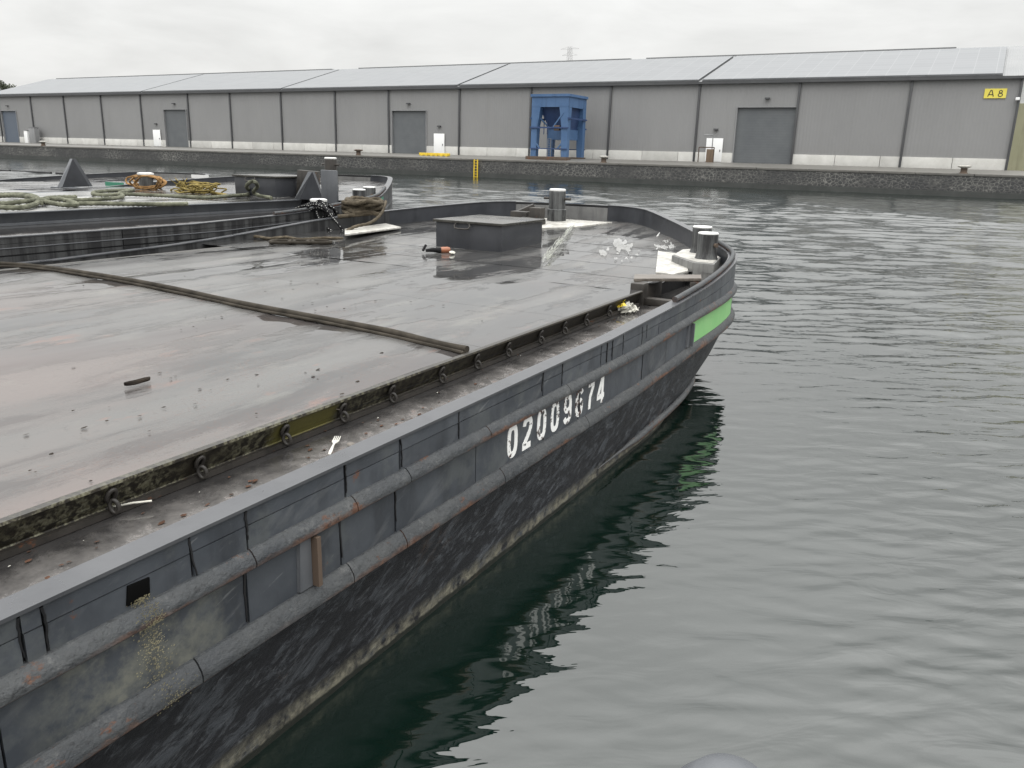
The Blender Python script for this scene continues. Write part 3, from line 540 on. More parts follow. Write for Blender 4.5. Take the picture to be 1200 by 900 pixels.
# personnel doors, wall sign
for x0, x1, zt in ((-57.1, -55.6, 4.5), (-24.2, -22.55, 4.42), (-107.6, -106.0, 4.5)):
    f = MB(); f.box(x0, x1, WY-0.16, WY-0.103, WB+0.05, zt); dr = part('white_door', f, 'white_door', wh, bevel=0.01)
    f = MB(); f.box(x1-0.25, x1-0.18, WY-0.22, WY-0.163, WB+1.0, WB+1.2); part('handle', f, 'trim_dark', dr)
    f = MB(); f.box((x0+x1)/2-0.2, (x0+x1)/2+0.2, WY-0.3, WY-0.01, zt+0.75, zt+0.9); part('wall_lamp', f, 'trim_dark', wh)
P0, P1 = yp(1154.5, 104, WY-0.06), yp(1178.5, 115, WY-0.06)
f = MB(); f.box(P0.x, P1.x, WY-0.09, WY-0.03, P1.z, P0.z); sign = part('wall_sign', f, 'yellow_sign', wh, label='yellow sign reading A 8')
def ribbon(mb, pts, wd, plane, closed=False):
    # a flat stroke of width wd through 2D points; plane maps (u, v, d) into the world
    n = len(pts); P = [Vector(p) for p in pts]; L = []; Rr = []
    for i in range(n):
        a = P[(i-1) % n] if (closed or i > 0) else P[i]; b = P[(i+1) % n] if (closed or i < n-1) else P[i]
        d1 = (P[i]-a); d2 = (b-P[i]); d1 = d1.normalized() if d1.length > 0 else d2.normalized(); d2 = d2.normalized() if d2.length > 0 else d1
        t = (d1+d2).normalized(); nn = Vector((-t.y, t.x)); k = 1/max(0.5, nn.dot(Vector((-d1.y, d1.x))))
        L.append(P[i]+nn*wd/2*k); Rr.append(P[i]-nn*wd/2*k)
    m_ = n if closed else n-1
    for i in range(m_):
        j = (i+1) % n; q = [L[i], L[j], Rr[j], Rr[i]]
        mb.hexa([plane(p.x, p.y, 0) for p in q]+[plane(p.x, p.y, 1) for p in q])
def oval(cx, cy, rx, ry, a0=0, a1=360, n=18, p=2.6):
    res = []
    for k in range(n+1):
        a = R(a0+(a1-a0)*k/n); c, s = math.cos(a), math.sin(a)
        res.append((cx+rx*math.copysign(abs(c)**(2/p), c), cy+ry*math.copysign(abs(s)**(2/p), s)))
    return res
sw, sh = P1.x-P0.x, P0.z-P1.z; cz = (P0.z+P1.z)/2; cx = (P0.x+P1.x)/2
pl = lambda u, v, d: (cx+u, WY-0.095-0.012*d, cz+v)
for pts, cl in (([[(-0.53, -0.25), (-0.36, 0.25), (-0.28, 0.25), (-0.11, -0.25)], [(-0.46, -0.09), (-0.18, -0.09)]], False), ([oval(0.38, 0.13, 0.115, 0.10, p=2)[:-1], oval(0.38, -0.12, 0.15, 0.13, p=2)[:-1]], True)):
    f = MB()
    for p_ in pts: ribbon(f, p_, 0.065, pl, cl)
    part('letter', f, 'black_letter', sign, smooth=0)
f = MB(); q_ = yp(1192.5, 116, WY-0.3); f.box(q_.x-0.15, q_.x+0.15, WY-0.45, WY-0.2, q_.z-0.1, q_.z+0.12); part('camera_housing', f, 'white_door', wh, bevel=0.03)

# ------------------------------------------------------------------ neighbouring shed beyond the corner
sh_ = thing('shed', (16, 100, WB), 'pale shed with olive lower cladding past the right corner of the warehouse', 'shed')
f = MB(); f.box(2.2, 40, 100, 130, 8.7, 12.5); part('upper_wall', f, 'pale_sheet', sh_)
f = MB(); f.box(2.15, 40.05, 99.95, 130.05, 5.6, 8.697); part('lower_wall', f, 'olive_sheet', sh_)
f = MB(); f.box(2.1, 40.1, 99.9, 130.1, WB-0.2, 5.597); part('plinth', f, 'olive_sheet', sh_)
f = MB(); f.hexa([(1.6, 99.4, 12.5), (40.6, 99.4, 12.5), (40.6, 130.6, 12.5), (1.6, 130.6, 12.5), (1.6, 114, 15), (40.6, 114, 15), (40.6, 116, 15), (1.6, 116, 15)]); part('roof', f, 'roof_sheet', sh_)

# ------------------------------------------------------------------ blue loading hopper on the quay
HX0, HX1, HY0, HY1, HZ = -40.35, -36.25, 75.0, 79.2, 1.98
hp = thing('loading_hopper', ((HX0+HX1)/2, (HY0+HY1)/2, HZ), 'blue steel loading hopper on four legs standing on the quay', 'hopper')
s_ = 75/72.0
zT = 8.3; zB = 7.95
for cx_, cy_, ix, iy in ((HX0, HY0, 1, 1), (HX1, HY0, -1, 1), (HX1, HY1, -1, -1), (HX0, HY1, 1, -1)):
    f = MB(); a, t = 0.62, 1.15
    f.hexa([(cx_, cy_, HZ+0.25), (cx_+ix*a, cy_, HZ+0.25), (cx_+ix*a, cy_+iy*0.55, HZ+0.25), (cx_, cy_+iy*0.55, HZ+0.25)]+[(cx_, cy_, 5.2), (cx_+ix*0.72, cy_, 5.2), (cx_+ix*0.72, cy_+iy*0.62, 5.2), (cx_, cy_+iy*0.62, 5.2)])
    f.hexa([(cx_, cy_, 5.2), (cx_+ix*0.72, cy_, 5.2), (cx_+ix*0.72, cy_+iy*0.62, 5.2), (cx_, cy_+iy*0.62, 5.2)]+[(cx_, cy_, 7.0), (cx_+ix*1.0, cy_, 7.0), (cx_+ix*1.0, cy_+iy*0.8, 7.0), (cx_, cy_+iy*0.8, 7.0)])
    part('leg', f, 'blue_paint', hp)
f = MB()
for x0, x1, y0, y1 in ((HX0, HX1, HY0, HY0+0.15), (HX0, HX1, HY1-0.15, HY1), (HX0, HX0+0.15, HY0+0.152, HY1-0.152), (HX1-0.15, HX1, HY0+0.152, HY1-0.152)): f.box(x0, x1, y0, y1, 6.98, zB)
part('top_panel', f, 'blue_paint', hp)
f = MB()
for x0, x1, y0, y1 in ((HX0-0.12, HX1+0.12, HY0-0.12, HY0+0.1), (HX0-0.12, HX1+0.12, HY1-0.1, HY1+0.12), (HX0-0.12, HX0+0.1, HY0+0.102, HY1-0.102), (HX1-0.1, HX1+0.12, HY0+0.102, HY1-0.102)): f.box(x0, x1, y0, y1, zB+0.003, zB+0.25)
part('rim', f, 'blue_paint', hp)
f = MB(); u = 0.3
top = [(HX0+u, HY0+u, 7.6), (HX1-u, HY0+u, 7.6), (HX1-u, HY1-u, 7.6), (HX0+u, HY1-u, 7.6)]; bot = [(HX0+1.45, HY0+1.3, 4.9), (HX1-0.55, HY0+1.3, 4.9), (HX1-0.55, HY1-0.9, 4.9), (HX0+1.45, HY1-0.9, 4.9)]
f.hexa(bot+top); part('funnel', f, 'dark_blue_paint', hp)
f = MB(); f.box(HX0+1.40, HX1-0.45, HY0+1.2, HY1-0.8, 3.9, 4.897); part('chute', f, 'blue_paint', hp)
f = MB()
for y in (HY0-0.05, HY1+0.05): f.box(HX0-0.1, HX1+0.1, y-0.06, y+0.06, 4.95, 5.1); f.box(HX0-0.05, HX1+0.05, y-0.06, y+0.06, 2.95, 3.05)
for x in (HX0-0.05, HX1+0.05): f.box(x-0.06, x+0.06, HY0-0.1, HY1+0.1, 5.85, 6.0)
part('cross_beam', f, 'dark_blue_paint', hp)
for a, b in (((HX0+0.5, HY0+0.1, 6.3), (HX0+1.4, HY0+1.2, 5.1)), ((HX1-0.5, HY0+0.02, 6.5), (HX1-1.6, HY0+0.05, 5.1)), ((HX0+0.2, HY0+0.05, 4.0), (HX0+1.0, HY0+0.1, 3.0)), ((HX1-0.2, HY0+0.05, 4.0), (HX1-1.1, HY0+0.1, 3.0))):
    f = MB(); f.bar(a, b, 0.13); part('brace', f, 'blue_paint', hp)
f = MB(); xl = HX0+1.5
for dx in (0, 0.35): f.bar((xl+dx, HY0+0.9, HZ), (xl+dx, HY0+0.9, 4.0), 0.05)
for k in range(9): f.bar((xl, HY0+0.9, HZ+0.25+k*0.22), (xl+0.35, HY0+0.9, HZ+0.25+k*0.22), 0.03)
part('ladder', f, 'trim_grey', hp)
f = MB()
for dx in (0, 0.4): f.bar((HX0+0.95+dx, HY0+1.0, 4.4), (HX0+0.95+dx, HY0+1.0, 6.2), 0.06)
part('vent_pipe', f, 'dark_blue_paint', hp)
f = MB(); f.box(HX0-0.4, HX1+0.1, HY0-0.3, HY0+0.75, HZ-0.2, HZ+0.247); f.box(HX0-0.2, HX1+0.1, HY1-0.75, HY1+0.2, HZ-0.2, HZ+0.247); part('base_beam', f, 'rusty_steel', hp, bevel=0.03)
f = MB(); f.box(HX1-1.5, HX1-0.9, HY0-0.05, HY0+0.3, 4.75, 5.25); part('gearbox', f, 'rusty_steel', hp, bevel=0.03)

# ------------------------------------------------------------------ small things on the far quay
lx = yp(556, 195, 71.4).x; ly = QY(lx)-0.28
ld = thing('quay_ladder', (lx, ly, 0), 'yellow ladder fixed to the stone quay face, reaching down to the water', 'ladder')
for dx in (-0.2, 0.2):
    f = MB(); f.bar((lx+dx, ly, -0.2), (lx+dx, ly, 1.75), 0.09); part('stile', f, 'yellow_paint', ld)
for k in range(7):
    f = MB(); f.bar((lx-0.2, ly, 0.05+k*0.27), (lx+0.2, ly, 0.05+k*0.27), 0.05); part('rung', f, 'yellow_paint', ld)
bx0, bx1 = yp(491, 183, 74.5).x, yp(526, 184, 74.5).x; by = 74.5
br = thing('yellow_barrier', ((bx0+bx1)/2, by, 1.85), 'low yellow beam barrier lying on the quay before a roller door', 'barrier')
f = MB(); f.box(bx0, bx1, by, by+0.25, 2.0, 2.28); part('beam', f, 'yellow_paint', br, bevel=0.03)
for k in range(6):
    x = bx0+(bx1-bx0)*(k+0.5)/6; f = MB(); f.box(x-0.12, x+0.12, by-0.06, by+0.31, 1.8, 2.12+0.16*(k % 2)); part('foot', f, 'yellow_paint', br, bevel=0.02)
for px, py, kind, lab in ((706, 188, 'yellow_paint', 'pale topped mooring bollard on the quay right of the blue hopper'), (1130, 197, 'yellow_paint', 'pale topped mooring bollard on the quay edge below the A 8 sign'),
                    (418, 179.5, 'rusty_steel', 'small rusty mooring bollard on the quay left of the middle roller door'), (48, 168, 'yellow_paint', 'pale topped mooring bollard on the quay near the far left roller door')):
    q_ = yp(px, py, 0.001+QY(-30)); yy = QY(yp(px, py, 72).x)+0.5; q_ = yp(px, py, yy)
    b = thing('quay_bollard', (q_.x, yy+0.3, 1.8), lab, 'bollard', 'mooring bollards on the far quay')
    f = MB(); f.lathe((q_.x, yy+0.3, 1.8), [(0.34, 0), (0.30, 0.05), (0.25, 0.12), (0.24, 0.42)]); part('post', f, 'rusty_steel', b)
    f = MB(); f.lathe((q_.x, yy+0.3, 2.222), [(0.24, 0), (0.48, 0.08), (0.50, 0.16), (0.3, 0.22)]); part('cap', f, 'white_worn_paint' if kind[0] == 'y' else 'rusty_steel', b)
q_ = yp(828, 190, 80.2)
t = thing('pump_stand', (q_.x, 80.2, WB), 'brown cabinet inside a small tube guard rail beside the white door', 'cabinet')
f = MB(); f.box(q_.x-0.1, q_.x+0.55, 80.2, 80.7, WB-0.15, 3.35); part('cabinet', f, 'brown_box', t, bevel=0.02)
for x in (q_.x-0.75, q_.x+0.75):
    f = MB(); f.tube([(x, 79.8, WB-0.1), (x, 79.8, 3.5)], 0.05); part('rail_post', f, 'rusty_steel', t)
f = MB(); f.tube([(q_.x-0.75, 79.8, 3.5), (q_.x+0.75, 79.8, 3.5)], 0.05); part('rail_bar', f, 'rusty_steel', t)
f = MB(); f.tube([(q_.x-0.6, 80.6, 4.65), (q_.x+0.3, 80.6, 4.65)], 0.06); f.tube([(q_.x+0.3, 80.6, 4.65), (q_.x+0.3, 80.6, 3.3)], 0.05); part('arm', f, 'trim_grey', t)
for px, wd, zt, lab in ((38.5, 1.6, 4.55, 'tall pale grey switch cabinet near the far left roller door'), (31, 0.9, 4.05, 'narrow white switch cabinet between the far left roller door and a taller cabinet')):
    q_ = yp(px, 166, 80.5); f = MB(); f.box(q_.x-wd/2, q_.x+wd/2, 80.5, 81.3, WB-0.1, zt)
    c = thing('switch_cabinet', (q_.x, 80.9, WB-0.1), lab, 'cabinet'); part('body', f, 'white_door' if wd < 1 else 'trim_grey', c, bevel=0.03)
    f = MB(); f.box(q_.x-wd/2-0.06, q_.x+wd/2+0.06, 80.44, 81.36, zt+0.003, zt+0.08); part('lid', f, 'trim_grey', c)

# ------------------------------------------------------------------ pylon and tree far behind
py_ = 420.0; c0 = yp(668, 55, py_); pz = c0.z; px_ = c0.x
pt = thing('lattice_pylon', (px_, py_, WB), 'thin steel lattice mast whose top shows above the warehouse roof', 'pylon')
f = MB(); wd = lambda z: 1.6+(pz-z)*0.09
for sx in (-1, 1):
    for sy in (-1, 1): f.bar((px_+sx*wd(WB)/2, py_+sy*wd(WB)/2, WB), (px_+sx*wd(pz)/2, py_+sy*wd(pz)/2, pz), 0.2)
z = WB
while z < pz-1:
    z2 = z+wd(z)*0.9
    for sy in (-1, 1):
        a, b = wd(z)/2, wd(min(z2, pz))/2
        f.bar((px_-a, py_+sy*a, z), (px_+b, py_+sy*b, min(z2, pz)), 0.1); f.bar((px_+a, py_+sy*a, z), (px_-b, py_+sy*b, min(z2, pz)), 0.1)
        f.bar((px_+sy*a, py_-a, z), (px_+sy*b, py_+b, min(z2, pz)), 0.1)
    z = z2
part('mast', f, 'galvanised', pt, smooth=0)
for zz, L in ((pz-1.0, 5.5), (pz-4.2, 4.6)):
    f = MB(); f.bar((px_-L, py_, zz), (px_+L, py_, zz), 0.16); f.bar((px_-L, py_, zz), (px_, py_, zz+1.4), 0.1); f.bar((px_+L, py_, zz), (px_, py_, zz+1.4), 0.1); part('cross_arm', f, 'galvanised', pt, smooth=0)

def tree(cx, cy, zt, rad, lab):
    t = thing('tree', (cx, cy, WB), lab, 'tree'); h = zt-WB
    f = MB(); f.tube([(cx, cy, WB), (cx+0.2, cy, WB+h*0.3), (cx, cy+0.1, WB+h*0.55), (cx, cy, WB+h*0.8)], lambda s: 0.45*(1-0.8*s), 8)
    for k in range(9):
        a = k*2.4; r_ = rad*(0.5+0.3*random.random()); f.tube([(cx, cy, WB+h*(0.3+0.05*k)), (cx+math.cos(a)*r_*0.5, cy+math.sin(a)*r_*0.5, WB+h*(0.42+0.05*k)), (cx+math.cos(a)*r_, cy+math.sin(a)*r_, WB+h*(0.48+0.05*k))], lambda s: 0.18*(1-0.8*s), 6)
    part('trunk', f, 'bark', t)
    f = MB(); cl = []
    for k in range(46):
        a = random.uniform(0, 6.28); u = random.uniform(-0.6, 1); rr = rad*math.sqrt(max(0.05, 1-u*u*0.9))*random.uniform(0.35, 1); cl.append((cx+math.cos(a)*rr, cy+math.sin(a)*rr, WB+h*(0.62+0.33*u), rad*random.uniform(0.2, 0.36)))
    for c in cl:
        for j in range(110):
            d = Vector((random.gauss(0, 1), random.gauss(0, 1), random.gauss(0, 1))).normalized()*c[3]*random.uniform(0.4, 1.05); p = Vector(c[:3])+d
            u = Vector((random.gauss(0, 1), random.gauss(0, 1), random.gauss(0, 1))).normalized(); v = u.orthogonal().normalized(); s = random.uniform(0.16, 0.34)
            f.add([p-u*s, p+v*s*0.55, p+u*s, p-v*s*0.55], [(0, 1, 2, 3)])
    part('crown', f, 'foliage', t, smooth=0)
q_ = yp(2, 101, 150); tree(q_.x-1.5, 150, yp(2, 92.5, 150).z, 5.0, 'rounded dark tree beyond the far left end of the warehouse')

# ================================================================== BARGES
STAR = [(-2.02, 5.6), (-2.02, 6.6), (-2.025, 7.3), (-2.05, 7.95), (-2.12, 8.6), (-2.25, 9.05), (-2.58, 9.62), (-3.04, 10.32), (-3.72, 11.3), (-4.45, 12.25), (-4.95, 12.58)]
PORT = [(-5.6, 12.62), (-6.3, 12.52), (-6.95, 12.3), (-7.35, 11.95), (-7.62, 11.45), (-8.05, 10.4), (-8.3, 9.4), (-8.38, 8.6), (-8.4, 7.8), (-8.4, 5.6)]
bow = [(p.x, p.y) for p in spline([(x, y, 0) for x, y in STAR+PORT], 0.11)]
ys = [-20, -14, -9, -5]+[-2+0.25*i for i in range(31)]
PATH = [(-2.02, y) for y in ys if y < 5.55]+bow+[(-8.4, y) for y in reversed(ys) if y < 5.55]
NP = len(PATH)
NRM = []
for i in range(NP):
    a = Vector(PATH[max(0, i-1)]); b = Vector(PATH[min(NP-1, i+1)]); t = (b-a).normalized(); NRM.append(Vector((t.y, -t.x)))
zcap = lambda y: interp(y, [5, 6.5, 7.3, 8, 8.8, 10, 11, 12.2, 14], [1.02, 1.06, 1.10, 1.15, 1.215, 1.3, 1.37, 1.45, 1.5])
zr1 = lambda y: interp(y, [5.5, 7, 8.5, 10, 12.6], [0.0, 0.05, 0.055, 0.09, 0.16])       # rise of the two rubbing rails at the bow
ZDECK = lambda y: interp(y, [7, 8, 10.3, 12.2, 14], [1.04, 1.045, 1.11, 1.2, 1.25])
def xlim(y, side):
    S = [p for p in PATH if (p[0] > -5.3) == (side == 's')]
    S = sorted(S, key=lambda p: p[1]); return interp(y, [p[1] for p in S], [p[0] for p in S])
def idx(s0, s1):
    return [i for i in range(NP) if s0 <= i <= s1]
def istar(y):     # path index on the starboard side at station y (fractional)
    for i in range(NP-1):
        if PATH[i][0] > -5.2 and PATH[i][1] <= y < PATH[i+1][1]: return i+(y-PATH[i][1])/(PATH[i+1][1]-PATH[i][1])
    return 0
def iport(y):
    for i in range(NP-1, 0, -1):
        if PATH[i][0] < -5.2 and PATH[i][1] <= y < PATH[i-1][1]: return i-(y-PATH[i][1])/(PATH[i-1][1]-PATH[i][1])
    return NP-1
def at(s):
    i = max(0, min(NP-2, int(s))); t = s-i; p = Vector(PATH[i]).lerp(Vector(PATH[i+1]), t); n = NRM[i].lerp(NRM[i+1], t).normalized(); return p, n
def run(s0, s1):
    r = [s0]+[i for i in range(NP) if s0+0.02 < i < s1-0.02]+[s1]; return r
def sweep(mb, s0, s1, prof, D, closed=True, wob=0):
    # prof: list of (offset outwards, z as a function of y)
    rows = []
    for s in run(s0, s1):
        p, n = at(s); rows.append([(p.x+n.x*o+D[0], p.y+n.y*o+D[1], zf(p.y)+D[2]) for o, zf in prof])
    k = len(prof); vs = [q for r_ in rows for q in r_]; fs = []
    for i in range(len(rows)-1):
        for j in range(k if closed else k-1): fs.append((i*k+j, i*k+(j+1) % k, (i+1)*k+(j+1) % k, (i+1)*k+j))
    if closed: fs += [tuple(range(k-1, -1, -1)), tuple(range((len(rows)-1)*k, len(rows)*k))]
    return mb.add(vs, fs)
KF = lambda z: interp(z, [-0.7, 0.0, 0.25, 0.50], [0.10, 0.42, 0.80, 1.0])
def dround(c, ro, h, n=7):    # D-shaped rail: centre height c, outward reach ro, half height h
    res = [(0, -h), (ro*0.72, -h*0.98), (ro*0.97, -h*0.70), (ro, -h*0.30), (ro*0.90, h*0.10), (ro*0.52, h*0.72), (ro*0.30, h*0.93), (0, h)]
    return [(o, (lambda y, zz=c+dz: zz+zr1(y))) for o, dz in res]+[(-0.012, lambda y: c+h+zr1(y)), (-0.012, lambda y: c-h+zr1(y))]
HI, LOW = istar(12.56)+3, iport(12.28)-1

def barge(label, D, detail, CI=0.0, DK=0.0, SDZ=0.9, BOX=(-5.93, 8.55), TWIN=(1,), ZT=1.155, FULL=True):
    zdeck = lambda y: ZDECK(y)+DK
    root = thing('barge', (-5.2+D[0], D[1], D[2]), label, 'barge')
    # hull body, with a raked bow below the lower rail
    mb = MB(); lv = [-0.7, -0.35, 0.0, 0.06, 0.12, 0.2, 0.28, 0.36, 0.44, 0.50]; k = len(lv); vs = []; fs = []
    for i in range(NP):
        x, y = PATH[i]
        for z in lv:
            kk = KF(z); yy = 5.2+(y-5.2)*kk if y > 5.2 else y; inn = 0.012
            vs.append((x-NRM[i].x*inn+D[0], yy-NRM[i].y*inn+D[1], z+zr1(y)*max(0, z)/0.5+D[2]))
    for i in range(NP-1):
        for j in range(k-1): fs.append((i*k+j, (i+1)*k+j, (i+1)*k+j+1, i*k+j+1))
    fs.append(tuple((NP-1-i)*k for i in range(NP))); mb.add(vs, fs); mb.add([(-2.03+D[0], -20+D[1], -0.7+D[2]), (-8.39+D[0], -20+D[1], -0.7+D[2]), (-8.39+D[0], -20+D[1], 0.9+D[2]), (-2.03+D[0], -20+D[1], 0.9+D[2])], [(0, 1, 2, 3)])
    part('hull_bottom', mb, 'hull_bottom_paint' if detail else 'streaky_side', root, smooth=50)
    # backing behind the side plates (seen only in the seams)
    mb = MB(); sweep(mb, 0, NP-1, [(-0.008, lambda y: 0.50+zr1(y)), (-0.008, lambda y: zcap(y)-0.012), (-0.05, lambda y: zcap(y)-0.012), (-0.05, lambda y: 0.50+zr1(y))], D)
    part('side_frame', mb, 'seam_tar', root, smooth=0)
    hp_ = 'hull_paint' if detail else 'streaky_side'
    top_seams = [-20, -12, -6, -1, 0.55, 0.99, 1.05, 1.53, 1.76, 2.27, 2.63, 3.1, 3.99, 4.24, 4.83, 4.93, 5.03, 5.22, 5.60, 5.70, 5.97, 6.9, 7.8] if detail else [-20, -8, 0, 4, 6, 7.8]
    mid_seams = [-20, -12, -6, -1, 0.9, 1.74, 2.23, 2.59, 3.26, 4.02, 4.50, 5.65, 6.20, 6.79] if detail else [-20, -8, 0, 4, 6.79]
    g = 0.006
    split = lambda y: 0.945+(zcap(y)-1.02)*0.55
    def plates(seams, z0, z1, stop, mat_, name='hull_plate'):
        st = [istar(y) for y in seams[1:]]; st = [0]+st
        if stop: st += stop
        for a, b in zip(st[:-1], st[1:]):
            h = g*4 if not detail else g*4*random.uniform(0.7, 1.4); w_ = 0.0035*random.random()
            mb = MB(); aa, bb = a+(g if a > 0 else 0)*random.uniform(2, 5), b-g*random.uniform(2, 5)
            if bb-aa < 0.02: continue
            sweep(mb, aa, bb, [(-0.006, z0), (0.004+w_, z0), (0.004+w_, z1), (-0.006, z1)], D); part(name, mb, mat_, root, smooth=0)
    ends = [istar(10.5), HI, NP-1]
    plates(top_seams, lambda y: split(y)+0.0025, lambda y: zcap(y)-0.012, ends, hp_)
    plates(top_seams, lambda y: 0.83+zr1(y), lambda y: split(y)-0.0015, ends, hp_)
    plates(mid_seams, lambda y: 0.55+zr1(y), lambda y: 0.812+zr1(y), None, hp_)
    mb = MB(); sweep(mb, istar(6.84), istar(8.62), [(-0.006, lambda y: 0.55+zr1(y)), (0.006, lambda y: 0.55+zr1(y)), (0.006, lambda y: 0.812+zr1(y)), (-0.006, lambda y: 0.812+zr1(y))], D)
    part('green_panel', mb, 'green_paint' if detail else 'dull_green_paint', root, smooth=0, label='green bow marking panel')
    mb = MB(); sweep(mb, istar(8.64), NP-1, [(-0.006, lambda y: 0.55+zr1(y)), (0.004, lambda y: 0.55+zr1(y)), (0.004, lambda y: 0.812+zr1(y)), (-0.006, lambda y: 0.812+zr1(y))], D); part('bow_plate', mb, hp_, root, smooth=0)
    mb = MB(); pth = []
    for s_ in run(istar(4.9), iport(9.5)):
        p, n = at(s_); z = 0.095+0.10*max(0, min(1, (p.y-6.0)/5)); kk = KF(z); yy = 5.2+(p.y-5.2)*kk if p.y > 5.2 else p.y; pth.append((p.x+n.x*0.002+D[0], yy+n.y*0.002+D[1], z+D[2]))
    mb.tube(pth, lambda t: 0.030*min(1, t*12+0.1), 8); part('waterline_rail', mb, 'rail_steel' if detail else 'grey_paint', root, smooth=60)
    if CI and FULL:
        mb = MB(); sweep(mb, istar(8.25), istar(9.5), [(-0.004, lambda y: 0.93), (0.012, lambda y: 0.93), (0.012, lambda y: zcap(y)-0.05), (-0.004, lambda y: zcap(y)-0.05)], D); part('green_panel', mb, 'dull_green_paint', root, smooth=0)
    # rubbing rails in welded lengths
    for c, h, ro, seams in ((0.825 if detail else 0.9, 0.035 if detail else 0.008, 0.046 if detail else 0.012, [0.7, 1.76, 2.3, 2.66, 3.35, 4.3, 5.25, 6.4, 7.6]), (0.530, 0.045 if detail else 0.01, 0.050 if detail else 0.012, [0.2, 1.5, 2.26, 2.62, 3.5, 4.6, 5.8, 7.2])):
        st = [0]+[istar(y) for y in (seams if detail else [2, 6])]+[istar(9.6), HI, LOW+6, NP-1]
        for a, b in zip(st[:-1], st[1:]):
            mb = MB(); sweep(mb, a+0.012, b-0.012, dround(c, ro, h), D); part('rubbing_rail', mb, 'rail_steel' if detail else 'box_paint', root, smooth=25)
    # gusset plates between the rails
    for y in ((2.04, 6.79) if detail else (6.79,)):
        p, n = at(istar(y)); mb = MB(); z = zr1(y)
        mb.hexa([(p.x+0.004+D[0], y-0.06+D[1], 0.578+z+D[2]), (p.x+0.02+D[0], y-0.055+D[1], 0.578+z+D[2]), (p.x+0.02+D[0], y+0.012+D[1], 0.578+z+D[2]), (p.x+0.004+D[0], y+0.012+D[1], 0.578+z+D[2]), (p.x+0.004+D[0], y-0.05+D[1], 0.785+z+D[2]), (p.x+0.02+D[0], y-0.045+D[1], 0.785+z+D[2]), (p.x+0.02+D[0], y+0.012+D[1], 0.785+z+D[2]), (p.x+0.004+D[0], y+0.012+D[1], 0.785+z+D[2])])
        part('gusset', mb, 'grey_paint', root)
        mb = MB(); mb.box(p.x+0.004+D[0], p.x+0.05+D[0], y+0.014+D[1], y+0.035+D[1], 0.578+z+D[2], 0.785+z+D[2]); part('gusset_edge', mb, 'rusty_steel' if y < 5 else 'grey_paint', root)
    # bulwark and its capping; the middle of the bow front is a low pale plate
    for a, b, bm_ in ((0, HI, 'bulwark_paint'), (LOW, iport(10.3)-0.01, 'bulwark_paint'), (iport(10.3)+0.01, NP-1, 'streaky_side' if detail else 'bulwark_paint')):
        mb = MB(); sweep(mb, a, b, [(0.016, lambda y: zcap(y)-0.012), (0.016, lambda y: zcap(y)), (-0.085, lambda y: zcap(y)), (-0.085, lambda y: zcap(y)-0.012)], D); part('bulwark_cap', mb, 'cap_paint', root, smooth=40)
        mb = MB(); sweep(mb, a, b, [(-0.052, lambda y: 0.85), (-0.052, lambda y: zcap(y)-0.0125), (-0.072, lambda y: zcap(y)-0.0125), (-0.072, lambda y: 0.85)], D); part('bulwark', mb, bm_, root, smooth=40)
    mb = MB(); sweep(mb, HI+0.05, LOW-0.05, [(-0.055, lambda y: 1.1), (-0.055, lambda y: zcap(y)-0.05), (-0.075, lambda y: zcap(y)-0.05), (-0.075, lambda y: 1.1)], D); part('low_bulwark', mb, 'light_bulwark_paint', root, smooth=40)
    # doubling pipe on the bow capping
    a, b = istar(6.45), istar(10.2); mb = MB(); pth = []
    for s in run(a, b):
        p, n = at(s); pth.append((p.x-n.x*0.035+D[0], p.y-n.y*0.035+D[1], zcap(p.y)+0.022+D[2]))
    mb.tube(pth, 0.026, 10); part('bow_pipe', mb, 'rail_steel', root, smooth=60)
    # side decks
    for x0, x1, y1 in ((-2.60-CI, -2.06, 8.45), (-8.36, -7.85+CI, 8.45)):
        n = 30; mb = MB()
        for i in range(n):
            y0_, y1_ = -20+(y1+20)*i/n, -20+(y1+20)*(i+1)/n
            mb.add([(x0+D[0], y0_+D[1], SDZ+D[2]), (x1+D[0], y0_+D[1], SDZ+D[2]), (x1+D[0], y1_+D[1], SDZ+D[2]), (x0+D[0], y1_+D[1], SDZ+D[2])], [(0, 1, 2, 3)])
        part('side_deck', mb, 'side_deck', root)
    # hatch deck in plates, each a little dished and tilted
    xb = [-7.86+CI]+[-7.86+CI+(5.3-2*CI)*k/6 for k in range(1, 6)]+[-2.56-CI]; yb = [-20, -9, -3, 4.2, 5.4, 6.9]
    for i in range(len(xb)-1):
        for j in range(len(yb)-1):
            dx0, dx1, dy0, dy1 = xb[i]+0.0002, xb[i+1]-0.0002, yb[j]+0.0015, yb[j+1]-0.0015; nx, ny = 18, max(6, int((dy1-dy0)*3)); tx, ty, hh = 0.0, 0.0, 0.0
            vs = []; fs = []
            for a in range(nx+1):
                for b in range(ny+1):
                    x, y = dx0+(dx1-dx0)*a/nx, dy0+(dy1-dy0)*b/ny; u, v = a/nx-0.5, b/ny-0.5
                    z = 1.04+DK+hh+0.0026*math.sin(2*math.pi*(x/0.47+0.35*noise.noise((x*0.7, y*0.25, 9))))*(0.5+noise.noise((x, y*0.4, 4)))+tx*u*2+ty*v*2+0.011*noise.noise((x*1.1, y*0.7, D[0]))-0.003
                    vs.append((x+D[0], y+D[1], z+D[2]))
            for a in range(nx):
                for b in range(ny): fs.append((a*(ny+1)+b, (a+1)*(ny+1)+b, (a+1)*(ny+1)+b+1, a*(ny+1)+b+1))
            mb = MB(); mb.add(vs, fs); part('deck_plate', mb, 'wet_deck' if detail else 'sky_sheen_deck', root, smooth=60)
